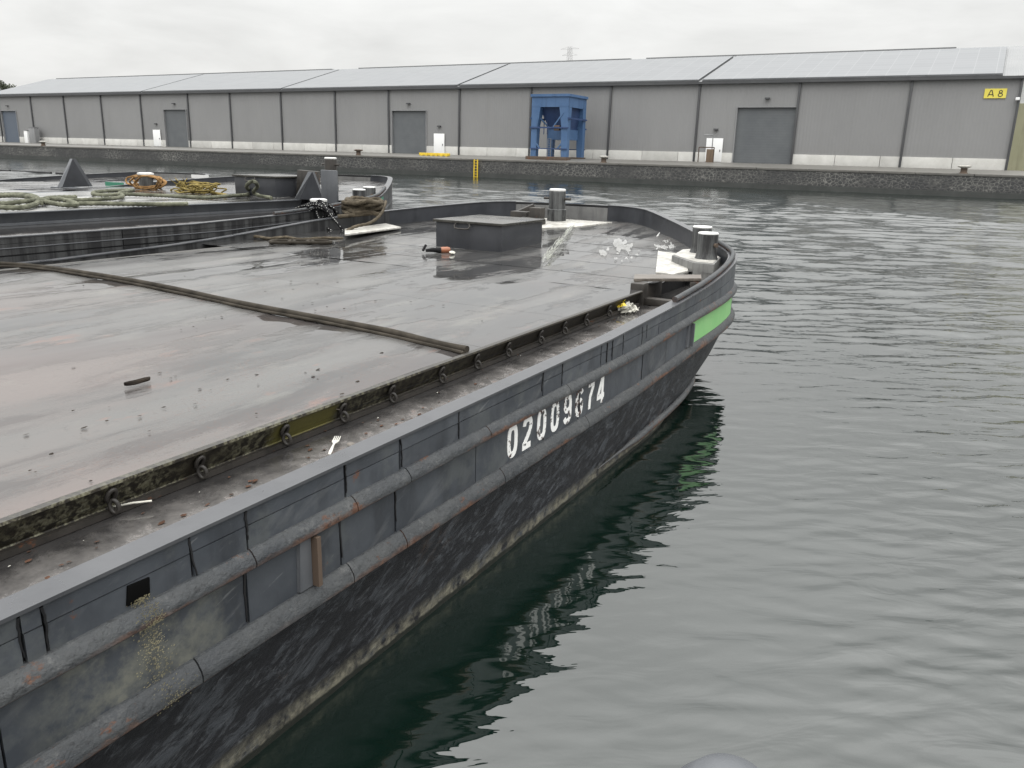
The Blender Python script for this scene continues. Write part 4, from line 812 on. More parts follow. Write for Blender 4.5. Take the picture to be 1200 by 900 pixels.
    mb = MB(); mb.box(-7.86+CI+D[0], -2.57-CI+D[0], -20+D[1], 6.9+D[1], 0.95+DK+D[2], 1.026+DK+D[2]); part('hatch_frame', mb, 'seam_tar', root, smooth=0)
    # foredeck plates
    fy = [6.9, 7.65, 8.45, 9.2, 9.95, 10.7, 11.5, 12.5]
    for a, b in zip(fy[:-1], fy[1:]):
        mb = MB(); nx, ny = 26, 6; vs = []; fs = []; ty = random.uniform(-1, 1)*0.002
        for i in range(ny+1):
            y = a+0.003+(b-a-0.006)*i/ny; x1 = -2.56-CI if y < 8.449 else xlim(y, 's')-0.07; x0 = xlim(y, 'p')+0.07
            if a < 8.4: x1 = -2.56-CI
            if x0 > x1: x0 = x1 = (x0+x1)/2
            for k_ in range(nx+1):
                x = x0+(x1-x0)*k_/nx; vs.append((x+D[0], y+D[1], zdeck(y)+ty*(i/ny-0.5)*2+0.006*noise.noise((x*1.1, y*1.4, 3+D[0]))-0.003+D[2]))
        for i in range(ny):
            for k_ in range(nx): fs.append((i*(nx+1)+k_, i*(nx+1)+k_+1, (i+1)*(nx+1)+k_+1, (i+1)*(nx+1)+k_))
        mb.add(vs, fs); part('foredeck_plate', mb, 'wet_deck', root, smooth=60)
    mb = MB(); mb.box(-7.83+CI+D[0], -2.59-CI+D[0], 6.9+D[1], 8.45+D[1], 0.85+D[2], 1.02+DK+D[2])
    poly = [(xlim(y, 's')-0.08+D[0], y+D[1]) for y in (8.46, 9, 9.6, 10.3, 11, 11.6, 12.2)]+[(xlim(y, 'p')+0.08+D[0], y+D[1]) for y in (12.2, 11.6, 11, 10.3, 9.6, 9, 8.46)]
    mb.prism(poly, 0.85+D[2], lambda x, y: zdeck(y-D[1])-0.02+D[2]); part('foredeck_frame', mb, 'seam_tar', root, smooth=0)
    # coaming with its lip and foot bar
    for sx in (1, -1):
        X = (lambda x: x-CI) if sx > 0 else (lambda x: -10.42-x+CI)
        mb = MB(); y0_, y1_ = -20+D[1], (6.95 if detail else 8.3)+D[1]
        prof = [(-2.545, 1.044), (-2.520, 1.041), (-2.518, 1.030), (-2.532, 1.024), (-2.585, 0.925), (-2.56, 0.90), (-2.66, 0.90), (-2.60, 1.02)]
        n_ = len(prof); st = 60; vs = []; fs = []
        for i in range(st+1):
            y = y0_+(y1_-y0_)*(i/st)**0.6
            for q, (x, z) in enumerate(prof):
                wv = 0.004*noise.noise((q*3.1, y*1.7, 2)); vs.append((X(x)+D[0]+wv, y, z+DK*(1 if z > 1 else 0.9)+D[2]+wv*0.6))
        for i in range(st):
            for j in range(n_): fs.append((i*n_+j, i*n_+(j+1) % n_, (i+1)*n_+(j+1) % n_, (i+1)*n_+j))
        fs += [tuple(range(n_)), tuple(range(st*n_, (st+1)*n_))]; mb.add(vs, fs)
        part('coaming', mb, 'coaming_moss' if detail else 'grey_paint', root, smooth=50)
        if sx > 0 or not detail:
            mb = MB(); mb.box(X(-2.56)-0.012+D[0], X(-2.56)+0.012+D[0], y0_, y1_, SDZ+0.002+D[2], SDZ+0.025+D[2]); part('foot_bar', mb, 'dark_steel' if detail else 'grey_paint', root)
    if not FULL: return root
    # hatch box
    mb = MB(); x0, x1, y0_, y1_ = BOX[0]+D[0], BOX[0]+0.97+D[0], BOX[1]+D[1], BOX[1]+1.07+D[1]
    zb = 1.045+DK+D[2]
    mb.box(x0, x1, y0_, y1_, zb-0.02, zb+0.325); hb = part('hatch_box', mb, 'box_paint', root, bevel=0.006)
    mb = MB(); mb.box(x0-0.03, x1+0.03, y0_-0.03, y1_+0.03, zb+0.328, zb+0.36); lid = part('lid', mb, 'wet_lid', hb, bevel=0.006)
    mb = MB(); hx = x0+0.42; mb.tube(spline([(hx-0.10, y0_-0.028, zb+0.325), (hx-0.10, y0_-0.055, zb+0.27), (hx+0.10, y0_-0.055, zb+0.27), (hx+0.10, y0_-0.028, zb+0.325)], 0.03), 0.010, 8); part('handle', mb, 'dark_steel', hb)
    mb = MB(); mb.box(x0-0.015, x1+0.015, y0_-0.015, y0_-0.002, zb-0.02, zb+0.012); mb.box(x1+0.002, x1+0.015, y0_-0.015, y1_, zb-0.02, zb+0.012); part('foot_flange', mb, 'dirty_grey', hb)
    # bow bollard with its cross pin, on a white plate
    bx, by_ = -5.93+D[0], 12.0+D[1]; zb = zdeck(12.0)+D[2]
    mb = MB(); mb.lathe((bx, by_, zb-0.01), [(0.155, 0), (0.155, 0.20), (0.135, 0.21), (0.135, 0.46), (0.130, 0.49)], 28); bl = part('bow_bollard', mb, 'bollard_paint' if detail else 'dark_steel', root)
    mb = MB(); mb.lathe((bx, by_, zb+0.482), [(0.132, 0), (0.132, 0.025), (0.122, 0.034), (0.05, 0.036)], 28); part('bollard_top', mb, 'white_clean_paint', bl)
    mb = MB(); mb.tube([(bx-0.24, by_, zb+0.36), (bx+0.24, by_, zb+0.36)], 0.022, 10); part('cross_pin', mb, 'dark_steel', bl)
    # twin bollards on their base at the bow shoulder
    for sx in TWIN:
        X = (lambda x: x+D[0]) if sx > 0 else (lambda x: -10.42-x+D[0])
        poly = [(-2.30, 8.46), (-2.52, 8.45), (-2.93, 8.95), (-3.03, 9.62), (-2.92, 9.86), (-2.76, 9.72), (-2.42, 9.15)]
        poly = [(X(x), y+D[1]) for x, y in poly]
        zt = ZT+D[2]
        mb = MB(); mb.prism(poly, 0.88+D[2], zt); bs = part('bollard_base', mb, 'dirty_grey', root, bevel=0.012)
        cxm = sum(p[0] for p in poly)/len(poly); cym = sum(p[1] for p in poly)/len(poly)
        mb = MB(); mb.prism([(cxm+(x-cxm)*0.93, cym+(y-cym)*0.93) for x, y in poly], zt+0.002, zt+0.006); part('base_plate', mb, 'white_worn_paint', bs)
        for (x, y), h in (((-2.505, 8.86), 0.27), ((-2.74, 9.42), 0.29)):
            x = X(x); y += D[1]
            mb = MB(); mb.lathe((x, y, zt+0.004), [(0.128, 0), (0.118, 0.03), (0.108, 0.08), (0.112, h-0.02), (0.110, h)], 28); bp = part('bollard_post', mb, 'bollard_paint', bs)
            mb = MB(); mb.lathe((x, y, zt+h+0.005), [(0.111, 0), (0.111, 0.012), (0.102, 0.018), (0.04, 0.02)], 28); part('post_cap', mb, 'white_clean_paint', bp)
            mb = MB(); mb.tube([(x+0.10*sx, y-0.06, zt+h*0.6), (x+0.128*sx, y-0.075, zt+h*0.6)], 0.022, 10); part('stud', mb, 'rusty_steel', bp)
    return root

A = barge('nearest black grey barge, flat wet deck, number 02009674 and green panel on its side', (0, 0, 0), True)
B = barge('second barge moored alongside, higher, with ropes heaped on its deck and streaked side', (-6.65, 2.05, 0.235), False, 0.75, 0.12, 1.0, (-4.7, 8.15), (1,), 1.06)
C = barge('third barge, farthest left, only its dark bow rail with a white plate showing', (-14.2, 3.6, 0.02), False, 0.75, 0.12, 1.0, FULL=False)

# ================================================================== PARTS ONLY THE NEAREST BARGE SHOWS
# number on the side
PLN = lambda u, v, d: (-2.0155+0.003*d, u, 0.590+v)
u0, pitch, dh, dw, sw_ = 3.585, 0.1745, 0.196, 0.114, 0.035
def glyph(ch):
    W, H, e = dw, dh, sw_/2; l, r_, b, t, m_ = e, W-e, e, H-e, H*0.5
    if ch == '0': return [(oval(W/2, H/2, W/2-e, H/2-e, 90, 450, 22, 2.8)[:-1], True)]
    if ch == '2': return [(oval(W/2, H*0.70, W/2-e, H*0.30-e, 175, 0, 10, 2.4)+[(r_-0.012, H*0.52), (l, b+0.012), (l, b), (r_, b)], False)]
    if ch == '9': return [(oval(W/2, H*0.68, W/2-e, H*0.32-e, 0, 360, 16, 2.4)[:-1], True), ([(r_, H*0.68), (r_, H*0.34)]+oval(W/2, H*0.30, W/2-e, H*0.30-e, 0, -165, 9, 2.4), False)]
    if ch == '6': return [(oval(W/2, H*0.32, W/2-e, H*0.32-e, 0, 360, 16, 2.4)[:-1], True), ([(l, H*0.32), (l, H*0.66)]+oval(W/2, H*0.70, W/2-e, H*0.30-e, 180, 15, 9, 2.4), False)]
    if ch == '7': return [([(l-0.008, t), (r_, t), (r_, t-0.02), (W*0.46, H*0.45), (W*0.42, b-0.01)], False)]
    if ch == '4': return [([(W, H*0.26), (l-0.004, H*0.26), (l-0.004, H*0.33), (W*0.62, t), (W*0.70, t)], False), ([(W*0.72, H), (W*0.72, 0)], False)]
for k, ch in enumerate('02009674'):
    f = MB(); o_ = u0+k*pitch
    for q, (pts, cl) in enumerate(glyph(ch)): ribbon(f, pts, sw_, lambda u, v, d: PLN(o_+u, v, d+0.2*q), cl)
    part('digit', f, 'number_paint', A, smooth=0)
for y, z0, z1 in [(v, 0.86, 1.0) for v in (0.55, 0.99, 1.05, 1.53, 1.76, 2.27, 2.63, 3.1, 3.99, 4.24, 4.83, 4.93, 5.03, 5.22, 5.6, 5.7)]+[(v, 0.575, 0.79) for v in (1.74, 2.23, 2.59, 4.5, 5.65)]:
    rn = random.Random(int(y*100)); L = (z1-z0)*rn.uniform(0.75, 1.0); n = 9; pts = []; u = y
    for k in range(n+1):
        u += rn.uniform(-0.004, 0.004); pts.append((u, z1-L*k/n))
    f = MB(); w0 = rn.uniform(0.005, 0.010)
    for k in range(n):
        wa, wb = w0*(1-0.5*k/n)*rn.uniform(0.8, 1.2), w0*(1-0.5*(k+1)/n); x0, x1 = -2.016, -2.0105
        (ya, za), (yb_, zb_) = pts[k], pts[k+1]
        f.hexa([(x0, yb_-wb/2, zb_), (x1, yb_-wb/2, zb_), (x1, yb_+wb/2, zb_), (x0, yb_+wb/2, zb_), (x0, ya-wa/2, za), (x1, ya-wa/2, za), (x1, ya+wa/2, za), (x0, ya+wa/2, za)])
    part('tar_drip', f, 'seam_tar', A, smooth=0)
# chain eyes along the coaming
eye = None
for k in range(14):
    y = 1.62+0.4145*k-0.03*math.sin(k*2.1); 
    if y > 6.4: break
    if eye is None:
        tt = [2*math.pi*k/16 for k in range(16)]
        f = MB(); f.tube([(-2.540+0.012*math.sin(t), 0.017*math.cos(t), 0.985+0.026*math.sin(t)) for t in tt], 0.0090, 7, closed=True); f.tube([(-2.533+0.014*math.cos(t)-0.005*math.sin(t), 0.008*math.cos(t)+0.003, 0.944+0.024*math.sin(t)) for t in tt], 0.0085, 7, closed=True)
        eye = part('lashing_eye', f, 'dark_steel', A, smooth=60); eye.location = (0, y, 0)
    else: clone(eye, A, (0, y, 0)).rotation_euler = (random.uniform(-0.12, 0.12)*0, 0, 0)
# bridging board and frame where the coaming ends
f = MB(); f.box(-2.66, -2.53, 6.98, 7.12, 0.885, 1.10); f.box(-2.62, -2.56, 7.12, 7.6, 0.9, 1.06); fr = part('fairlead_post', f, 'dark_steel', A, bevel=0.012)
f = MB(); f.hexa([(-2.66, 7.06, 1.10), (-2.16, 7.55, 1.095), (-2.24, 7.80, 1.095), (-2.76, 7.34, 1.10), (-2.66, 7.06, 1.13), (-2.16, 7.55, 1.125), (-2.24, 7.80, 1.125), (-2.76, 7.34, 1.13)]); part('bridging_board', f, 'board_wood', A, bevel=0.005)
f = MB(); f.hexa([(-2.24, 7.45, 0.9), (-2.14, 7.55, 0.9), (-2.22, 7.8, 0.9), (-2.32, 7.7, 0.9), (-2.24, 7.45, 1.09), (-2.14, 7.55, 1.09), (-2.22, 7.8, 1.09), (-2.32, 7.7, 1.09)]); part('fairlead_post', f, 'dark_steel', A, bevel=0.012)
f = MB(); f.box(-2.53, -2.09, 7.03, 7.13, 0.90, 0.965); part('cross_sill', f, 'dark_steel', A, bevel=0.012)
# white plates on the foredeck
def plate(poly, mat_, lift=0.012, z=None, par=A, name='white_plate'):
    f = MB(); f.prism(poly, (lambda x, y: ZDECK(y)-0.02) if z is None else z-0.01, (lambda x, y: ZDECK(y)+lift) if z is None else z); return part(name, f, mat_, par, bevel=0.002)
plate([(-2.62, 8.10), (-2.56, 8.42), (-3.02, 9.62), (-3.36, 9.70), (-2.82, 8.12)], 'white_worn_paint')
pA = [gp(px, py, 1.19) for px, py in ((598, 254), (640, 252), (715, 256.5), (640, 268.5), (612, 266))]; pA = [(-6.55, 11.4), (-6.4, 12.2), (-5.05, 12.25), (-5.35, 11.35), (-5.75, 11.0)]
plate(pA, 'white_worn_paint')
q0 = [gp(px, py, 1.135) for px, py in ((404, 274.5), (470, 266), (452, 261.5), (404, 268))]
f = MB(); f.prism([(p.x, p.y) for p in q0], 1.11, 1.135); part('white_plate', f, 'white_worn_paint', A, bevel=0.004)
# winch gear beside the bow bollard
f = MB(); f.box(-6.55, -6.25, 11.55, 11.75, 1.17, 1.34); f.bar((-6.5, 11.7, 1.3), (-6.3, 11.9, 1.42), 0.08); part('chain_stopper', f, 'dark_steel', A, bevel=0.015)
f = MB(); f.box(-6.15, -5.95, 11.45, 11.62, 1.15, 1.42); f.tube([(-6.25, 11.4, 1.2), (-5.85, 11.4, 1.2)], 0.07, 12); part('chain_stopper', f, 'dark_steel', A, bevel=0.012)
# scupper: raised black patch painting the shade inside its opening
f = MB(); f.hexa([(-2.02, 1.29, 0.875), (-2.0095, 1.29, 0.875), (-2.0095, 1.37, 0.875), (-2.02, 1.37, 0.875), (-2.02, 1.30, 0.94), (-2.0095, 1.30, 0.94), (-2.0095, 1.375, 0.935), (-2.02, 1.375, 0.935)]); part('scupper', f, 'void_black', A, bevel=0.003)

# ================================================================== LOOSE THINGS ON THE NEAREST BARGE
def rope(mb, pts, r, step=0.03, closed=False): 
    return mb.tube(spline(pts, step, closed), r, 9, 3, 28/ (r*30) , closed)
zt = lambda y: (1.045 if y < 7 else ZDECK(y)+0.003)
hz = []
for px, py in ((-60, 306), (0, 310), (50, 313), (133, 326), (200, 338.5), (253, 349.5), (300, 360), (356, 370), (407, 379.5), (460, 390.5), (513, 403), (547, 410.5)): hz.append(gp(px, py, 1.058))
f = MB(); f.tube(spline([p+Vector((0, 0.004*math.sin(i*1.9), 0.004*math.sin(i*2.3)+0.004)) for i, p in enumerate(hz)], 0.05), 0.023, 12); f.tube(spline([p+Vector((0.006*math.sin(i*2), -0.036-0.006*math.sin(i*1.7), -0.010)) for i, p in enumerate(hz)], 0.06), 0.0125, 8)
solo('rubber_hose', f, 'hose_rubber', 'dark double hose laid across the wet deck of the nearest barge', 'hose')
a, b = gp(147, 452, 1.05), gp(176, 445, 1.05); f = MB()
u_ = (b-a).normalized(); v_ = Vector((-u_.y, u_.x, 0)); L_ = (b-a).length; rn = random.Random(2)
for k in range(3):
    f.tube(spline([a+u_*L_*t+v_*w_*rn.uniform(0.7, 1.3)+Vector((0, 0, 0.003+0.004*k)) for t, w_ in ((0.02, 0), (0.25, -0.012), (0.6, -0.015), (0.92, -0.006), (1.0, 0.004), (0.8, 0.011), (0.45, 0.006), (0.15, 0.008), (0.0, 0.006))], 0.012), 0.0055, 6)
solo('broken_twig', f, 'twig', 'dark broken twig lying alone on the wet deck near the hose', 'twig')
# fork on the side deck
a, b = gp(386, 533, 0.915), gp(396, 513, 0.925); L = (b-a).length; t = (b-a).normalized(); n_ = Vector((-t.y, t.x, 0)).normalized()
def fk(u, v, h=0): return a+t*(u*L)+n_*(v*L*0.78)+Vector((0, 0, h*L))
f = MB()
prof = [(0, 0.035), (0.15, 0.05), (0.40, 0.03), (0.55, 0.03), (0.62, 0.075), (0.68, 0.10), (0.74, 0.105)]
for (u1, w1_), (u2, w2_) in zip(prof[:-1], prof[1:]):
    h1, h2 = 0.03*math.sin(u1*3), 0.03*math.sin(u2*3); f.hexa([fk(u1, -w1_, h1), fk(u2, -w2_, h2), fk(u2, w2_, h2), fk(u1, w1_, h1), fk(u1, -w1_, h1+0.018), fk(u2, -w2_, h2+0.018), fk(u2, w2_, h2+0.018), fk(u1, w1_, h1+0.018)])
for k in range(4):
    v = -0.105+0.0555*k; f.hexa([fk(0.74, v, 0.02), fk(1, v+0.012, 0.03), fk(1, v+0.032, 0.03), fk(0.74, v+0.04, 0.02), fk(0.74, v, 0.04), fk(1, v+0.012, 0.045), fk(1, v+0.032, 0.045), fk(0.74, v+0.04, 0.04)])
solo('plastic_fork', f, 'white_plastic', 'white plastic fork lying on the side deck behind the bulwark', 'fork')
def pebble(p, r, mat_, name, lab, cat):
    f = MB(); bm = bmesh.new(); bmesh.ops.create_icosphere(bm, subdivisions=2, radius=r)
    for v in bm.verts: v.co *= 1+0.35*noise.noise(v.co*(1.2/r)); v.co.z *= 0.6
    f.add([tuple(v.co+p) for v in bm.verts], [tuple(v.index for v in fc.verts) for fc in bm.faces]); bm.free(); return solo(name, f, mat_, lab, cat)
pebble(gp(411, 521, 0.915), 0.017, 'board_wood', 'pebble', 'small pale stone on the side deck just right of the white fork', 'stone')
# pale reed on the side deck
a, b = gp(133, 594, 0.925), gp(178, 587, 0.93); f = MB(); f.tube([a, a.lerp(b, 0.5)+Vector((0, 0, 0.004)), b], 0.004, 6); solo('reed_stalk', f, 'pale_scrap', 'thin pale reed stalk beside the coaming at the near end', 'stalk')
# clump of pale fluff with a yellow scrap
c = gp(735, 364, 0.92); f = MB()
for k in range(260):
    d = Vector((random.gauss(0, 1), random.gauss(0, 1), abs(random.gauss(0, 1)))).normalized(); p = c+Vector((d.x*0.09, d.y*0.11, d.z*0.065))*random.uniform(0.2, 1); u = Vector((random.gauss(0, 1), random.gauss(0, 1), random.gauss(0, 1))).normalized(); v = u.orthogonal().normalized()*random.uniform(0.006, 0.016); u *= random.uniform(0.012, 0.035)
    f.add([p-u-v*0.4, p-u*0.2+v, p+u+v*0.3, p+u*0.1-v], [(0, 1, 2, 3)])
lt = thing('litter_clump', c-Vector((0, 0, 0.02)), 'tattered pale litter clump with a yellow scrap near the bow end of the coaming', 'litter'); part('pale_tatters', f, 'pale_scrap', lt, smooth=0)
f = MB(); p = gp(730, 356, 0.99)
for k in range(9):
    o_ = p+Vector((random.uniform(-0.03, 0.03), random.uniform(-0.04, 0.04), random.uniform(-0.02, 0.02))); u = Vector((random.gauss(0, 1), random.gauss(0, 1), random.gauss(0, 1))).normalized()*0.025; v = u.orthogonal().normalized()*0.016; f.add([o_-u, o_+v, o_+u, o_-v], [(0, 1, 2, 3)])
part('yellow_scrap', f, 'yellow_plastic', lt, smooth=0)
# dropped tool with an orange grip beside the hatch box
a, b = gp(499, 293.5, 1.075), gp(527, 293, 1.075); tl = thing('hand_tool', a.lerp(b, 0.5)-Vector((0, 0, 0.03)), 'black hand tool with an orange grip lying before the hatch box', 'tool')
f = MB(); f.tube([a, a.lerp(b, 0.25)+Vector((0, 0, 0.005)), a.lerp(b, 0.64)], lambda s: 0.018+0.016*s, 9); f.tube([a.lerp(b, 0.15), a.lerp(b, 0.62)+Vector((-0.02, 0.07, 0.01))], 0.014, 8); part('tool_body', f, 'rope_black', tl)
f = MB(); f.tube([a.lerp(b, 0.62), a.lerp(b, 0.7), a.lerp(b, 0.92), b], lambda s: 0.034+0.008*math.sin(s*3.1), 10); part('grip', f, 'orange_plastic', tl)
f = MB(); f.tube([a-Vector((0.02, 0.03, 0)), a+Vector((-0.02, 0.03, 0.06))], 0.016, 8); part('tool_head', f, 'rope_black', tl)
pebble(gp(530, 296, 1.068), 0.035, 'pale_scrap', 'crumpled_paper', 'scrap of crumpled pale paper beside the orange gripped tool', 'paper')
# dried foam splashes
q = NT('white_film'); q.b.inputs['Transmission Weight'].default_value = 0.35; f_ = q.noise(18, 6, 0.7); q.b.inputs['Alpha'].default_value = 0.38; MAT['white_film'] = q.done(q.mix(f_, (0.62, 0.62, 0.60), (0.78, 0.78, 0.76)), 0.3, ior=1.2)
def film(box, lab, seed, thr, nx=64, ny=44):
    f = MB(); P = []
    for i in range(nx+1):
        for j in range(ny+1):
            u, v = i/nx, j/ny; px, py = box[0]+u*(box[2]-box[0]), box[1]+v*(box[3]-box[1]); p = gp(px, py, 1.11)
            for _ in range(3): p = gp(px, py, ZDECK(p.y)+0.004)
            n1 = noise.noise((u*7, v*6, seed)); n2 = noise.noise((u*19, v*17, seed+2)); p.z = ZDECK(p.y)+0.006+0.035*abs(n1)+0.016*abs(n2); P.append(p)
    fs = []
    for i in range(nx):
        for j in range(ny):
            u, v = (i+0.5)/nx-0.5, (j+0.5)/ny-0.5; d = 4*(u*u+v*v)
            if noise.noise((u*4.5, v*3.2, seed+5))+0.7*noise.noise((u*13, v*9, seed+7)) > thr+0.9*d*d: fs.append((i*(ny+1)+j, (i+1)*(ny+1)+j, (i+1)*(ny+1)+j+1, i*(ny+1)+j+1))
    used = sorted({k for f4 in fs for k in f4}); mp = {k: n for n, k in enumerate(used)}
    f.add([P[k] for k in used], [tuple(mp[k] for k in f4) for f4 in fs]); return solo('plastic_film', f, 'white_film', lab, 'plastic film', smooth=60)
film((702, 279, 752, 309), 'large crumpled whitish plastic film in the middle of the foredeck', 1.3, -0.10)
film((763, 279, 793, 297), 'smaller crumpled whitish plastic film just behind the white plate by the twin bollards', 6.1, -0.12, 40, 28)
a, b = gp(770, 277, 1.15), gp(775, 271, 1.16); f = MB(); f.tube([a, b], 0.012, 6); solo('white_stick', f, 'white_clean_paint', 'thin white stick lying on the foredeck near the far bulwark', 'stick')
# plastic sheet over the corner next to the hatch box
q = NT('clear_film'); q.b.inputs['Transmission Weight'].default_value = 0.6; MAT['clear_film'] = q.done((0.80, 0.81, 0.76), 0.3, ior=1.12)
f = MB(); rn = random.Random(4)
for k in range(90):
    t0_ = rn.random(); px = 634+34*t0_+rn.gauss(0, 1.5); py = 299-27*t0_+rn.uniform(-1, 7)*math.sin(math.pi*min(1, t0_+0.15)); p = gp(px, py, 1.13); p.z = ZDECK(p.y)+0.012+rn.uniform(0, 0.05)*math.sin(math.pi*t0_)
    e_ = gp(px+rn.uniform(3, 9), py-rn.uniform(2, 7), 1.13); e_.z = ZDECK(e_.y)+0.01+rn.uniform(0, 0.05); s0 = Vector((0.3, -0.9, 0.2))*rn.uniform(0.01, 0.035); m_ = p.lerp(e_, 0.5)+Vector((0, 0, rn.uniform(0.0, 0.03)))
    f.add([p-s0, m_-s0*1.3, e_-s0*0.3, e_+s0*0.3, m_+s0*1.2, p+s0*0.8], [(0, 1, 4, 5), (1, 2, 3, 4)])
solo('plastic_sheet', f, 'clear_film', 'torn clear plastic film lying on the deck right of the hatch box', 'plastic sheet')
# leaf litter and scale: nobody could count it
def litter(name, cnt, where, mat_, lab, r0=(0.004, 0.016)):
    f = MB()
    for k in range(cnt):
        x, y, z = where(); r_ = random.uniform(*r0); n = 5; ph = random.uniform(0, 6); tl_ = random.uniform(-0.3, 0.3)
        f.add([(x+r_*math.cos(ph+2*math.pi*j/n)*random.uniform(0.5, 1.2), y+r_*1.5*math.sin(ph+2*math.pi*j/n)*random.uniform(0.5, 1.2), z+0.003+tl_*r_*math.cos(2*math.pi*j/n)) for j in range(n)], [tuple(range(n))])
    o = solo(name, f, mat_, lab, 'debris', smooth=0); o['kind'] = 'stuff'
def wside():
    y = random.uniform(0.5, 6.8); x = -2.12-abs(random.gauss(0, 0.16)); return max(-2.55, x), y, 0.903
litter('leaf_litter', 380, wside, 'dead_leaf', 'brown leaf scraps and rust flakes scattered along the side deck', (0.003, 0.011))
CL = [(-3.3, 2.6), (-3.0, 2.2), (-2.9, 2.9), (-4.3, 4.6), (-3.6, 5.0), (-5.2, 5.2), (-4.6, 3.9), (-6.0, 6.4), (-3.0, 1.7)]
def wdeck():
    if random.random() < 0.86: c = random.choice(CL); return c[0]+random.gauss(0, 0.22), c[1]+random.gauss(0, 0.22), 1.041
    return random.uniform(-7.5, -2.7), random.uniform(1.0, 6.8), 1.041
litter('deck_crumbs', 75, wdeck, 'twig', 'dark crumbs and leaf bits strewn over the wet hatch deck', (0.002, 0.012))
def wdot():
    return random.uniform(-2.56, -2.12), random.uniform(0.8, 6.4), 0.904
litter('pale_specks', 22, wdot, 'pale_scrap', 'tiny pale specks dotted along the side deck', (0.002, 0.0045))
f = MB()
for k in range(900):
    s_ = random.random()**1.3; z = 0.885-0.43*s_; y = 1.335+0.06*s_+random.gauss(0, 0.016+0.022*s_); x = -2.013
    if 0.785 < z < 0.868: x = -2.012+0.046*math.sqrt(max(0, 1-((z-0.825)/0.04)**2))
    elif 0.48 < z < 0.58: x = -2.012+0.050*math.sqrt(max(0, 1-((z-0.53)/0.045)**2))
    r_ = random.uniform(0.0012, 0.0038); u = Vector((0, 1, 0))*r_; v = Vector((0.3, 0, 1)).normalized()*r_
    p = Vector((x+0.004, y, z)); f.add([p-u, p-v, p+u, p+v], [(0, 1, 2, 3)])
o = solo('grain_spill', f, 'grain', 'yellow grain stuck to the hull below the scupper', 'grain', smooth=0); o['kind'] = 'stuff'

# ================================================================== SECOND BARGE: FITTINGS AND ROPES
DZ = 1.40
def stand(c, s, flip=1):
    # hatch stop: slanting gusset with an upright plate
    x, y, z = c
    st = part('hatch_stop', MB().box(x-0.05*s, x+0.05*s, y-0.30*s, y+0.30*s, z-0.02, z+0.03*s), 'grey_paint', B, bevel=0.006)
    f = MB(); f.hexa([(x-0.03*s, y-0.28*s, z+0.03*s), (x+0.10*s, y-0.28*s, z+0.03*s), (x+0.03*s, y+0.26*s, z+0.03*s), (x-0.03*s, y+0.26*s, z+0.03*s), (x-0.03*s, y-0.03*s, z+0.62*s), (x+0.03*s, y-0.03*s, z+0.62*s), (x+0.03*s, y+0.03*s, z+0.62*s), (x-0.03*s, y+0.03*s, z+0.62*s)]); part('gusset', f, 'grey_paint', st)
    return st
def tri_stand(p0, p1, p2, th=0.05):
    # triangle between three points, thick along y' away from the viewer
    f = MB(); d = Vector((-0.05, 0.10, 0)); a, b, c = p0, p1, p2
    f.add([a, b, c, a+d, b+d, c+d], [(0, 1, 2), (5, 4, 3), (0, 3, 4, 1), (1, 4, 5, 2), (2, 5, 3, 0)]); return f
a = gp(73, 219.5, DZ); a2 = gp(105, 218.5, DZ); ap = yp(85, 186, (a.y+a2.y)/2)
st = part('hatch_stop', tri_stand(a, a2, ap), 'bulwark_paint', B, smooth=0)
f = MB(); d = Vector((-0.04, -0.10, 0)); ar = yp(82, 186, ap.y); al = gp(67, 219.5, DZ); f.add([al, a, ap, ar, al+Vector((-.03, .1, 0)), ar+Vector((-.03, .1, 0))], [(0, 1, 2, 3), (0, 3, 5, 4)]); part('slanting_edge', f, 'grey_paint', st, smooth=0)
f = MB(); c = a.lerp(a2, 0.5); f.box(c.x-0.35, c.x+0.35, c.y-0.30, c.y-0.02, DZ-0.06, DZ-0.003); part('foot', f, 'grey_paint', st, bevel=0.01)
X0 = -9.95
a = gp(351, 233.5, DZ); a2 = gp(379, 234.5, DZ); ap = yp(366, 201, (a.y+a2.y)/2)
st = part('hatch_stop', tri_stand(a, a2, ap), 'bulwark_paint', B, smooth=0)
f = MB(); ar = yp(361, 201, ap.y); al = gp(345, 233.5, DZ); f.add([al, a, ap, ar, al+Vector((-.03, .1, 0)), ar+Vector((-.03, .1, 0))], [(0, 1, 2, 3), (0, 3, 5, 4)]); part('slanting_edge', f, 'grey_paint', st, smooth=0)
yb_ = a2.y-0.1
p0, p1, p2, p3 = yp(375.5, 199, yb_), yp(394, 200, yb_), yp(395.5, 240, yb_), yp(377, 239, yb_)
d = Vector((-0.03, 0.07, 0)); f = MB(); f.hexa([p3, p2, p2+d, p3+d, p0, p1, p1+d, p0+d]); part('upright_plate', f, 'grey_paint', st, bevel=0.008)
y2 = ap.y+0.25; p0, p1, p2, p3 = yp(348, 199, y2), yp(372, 201, y2), yp(372, 234, y2), yp(347, 234, y2); d = Vector((-0.05, 0.12, 0)); f = MB(); f.hexa([p3, p2, p2+d, p3+d, p0, p1, p1+d, p0+d]); part('bracket', f, 'dark_steel', st, bevel=0.01)
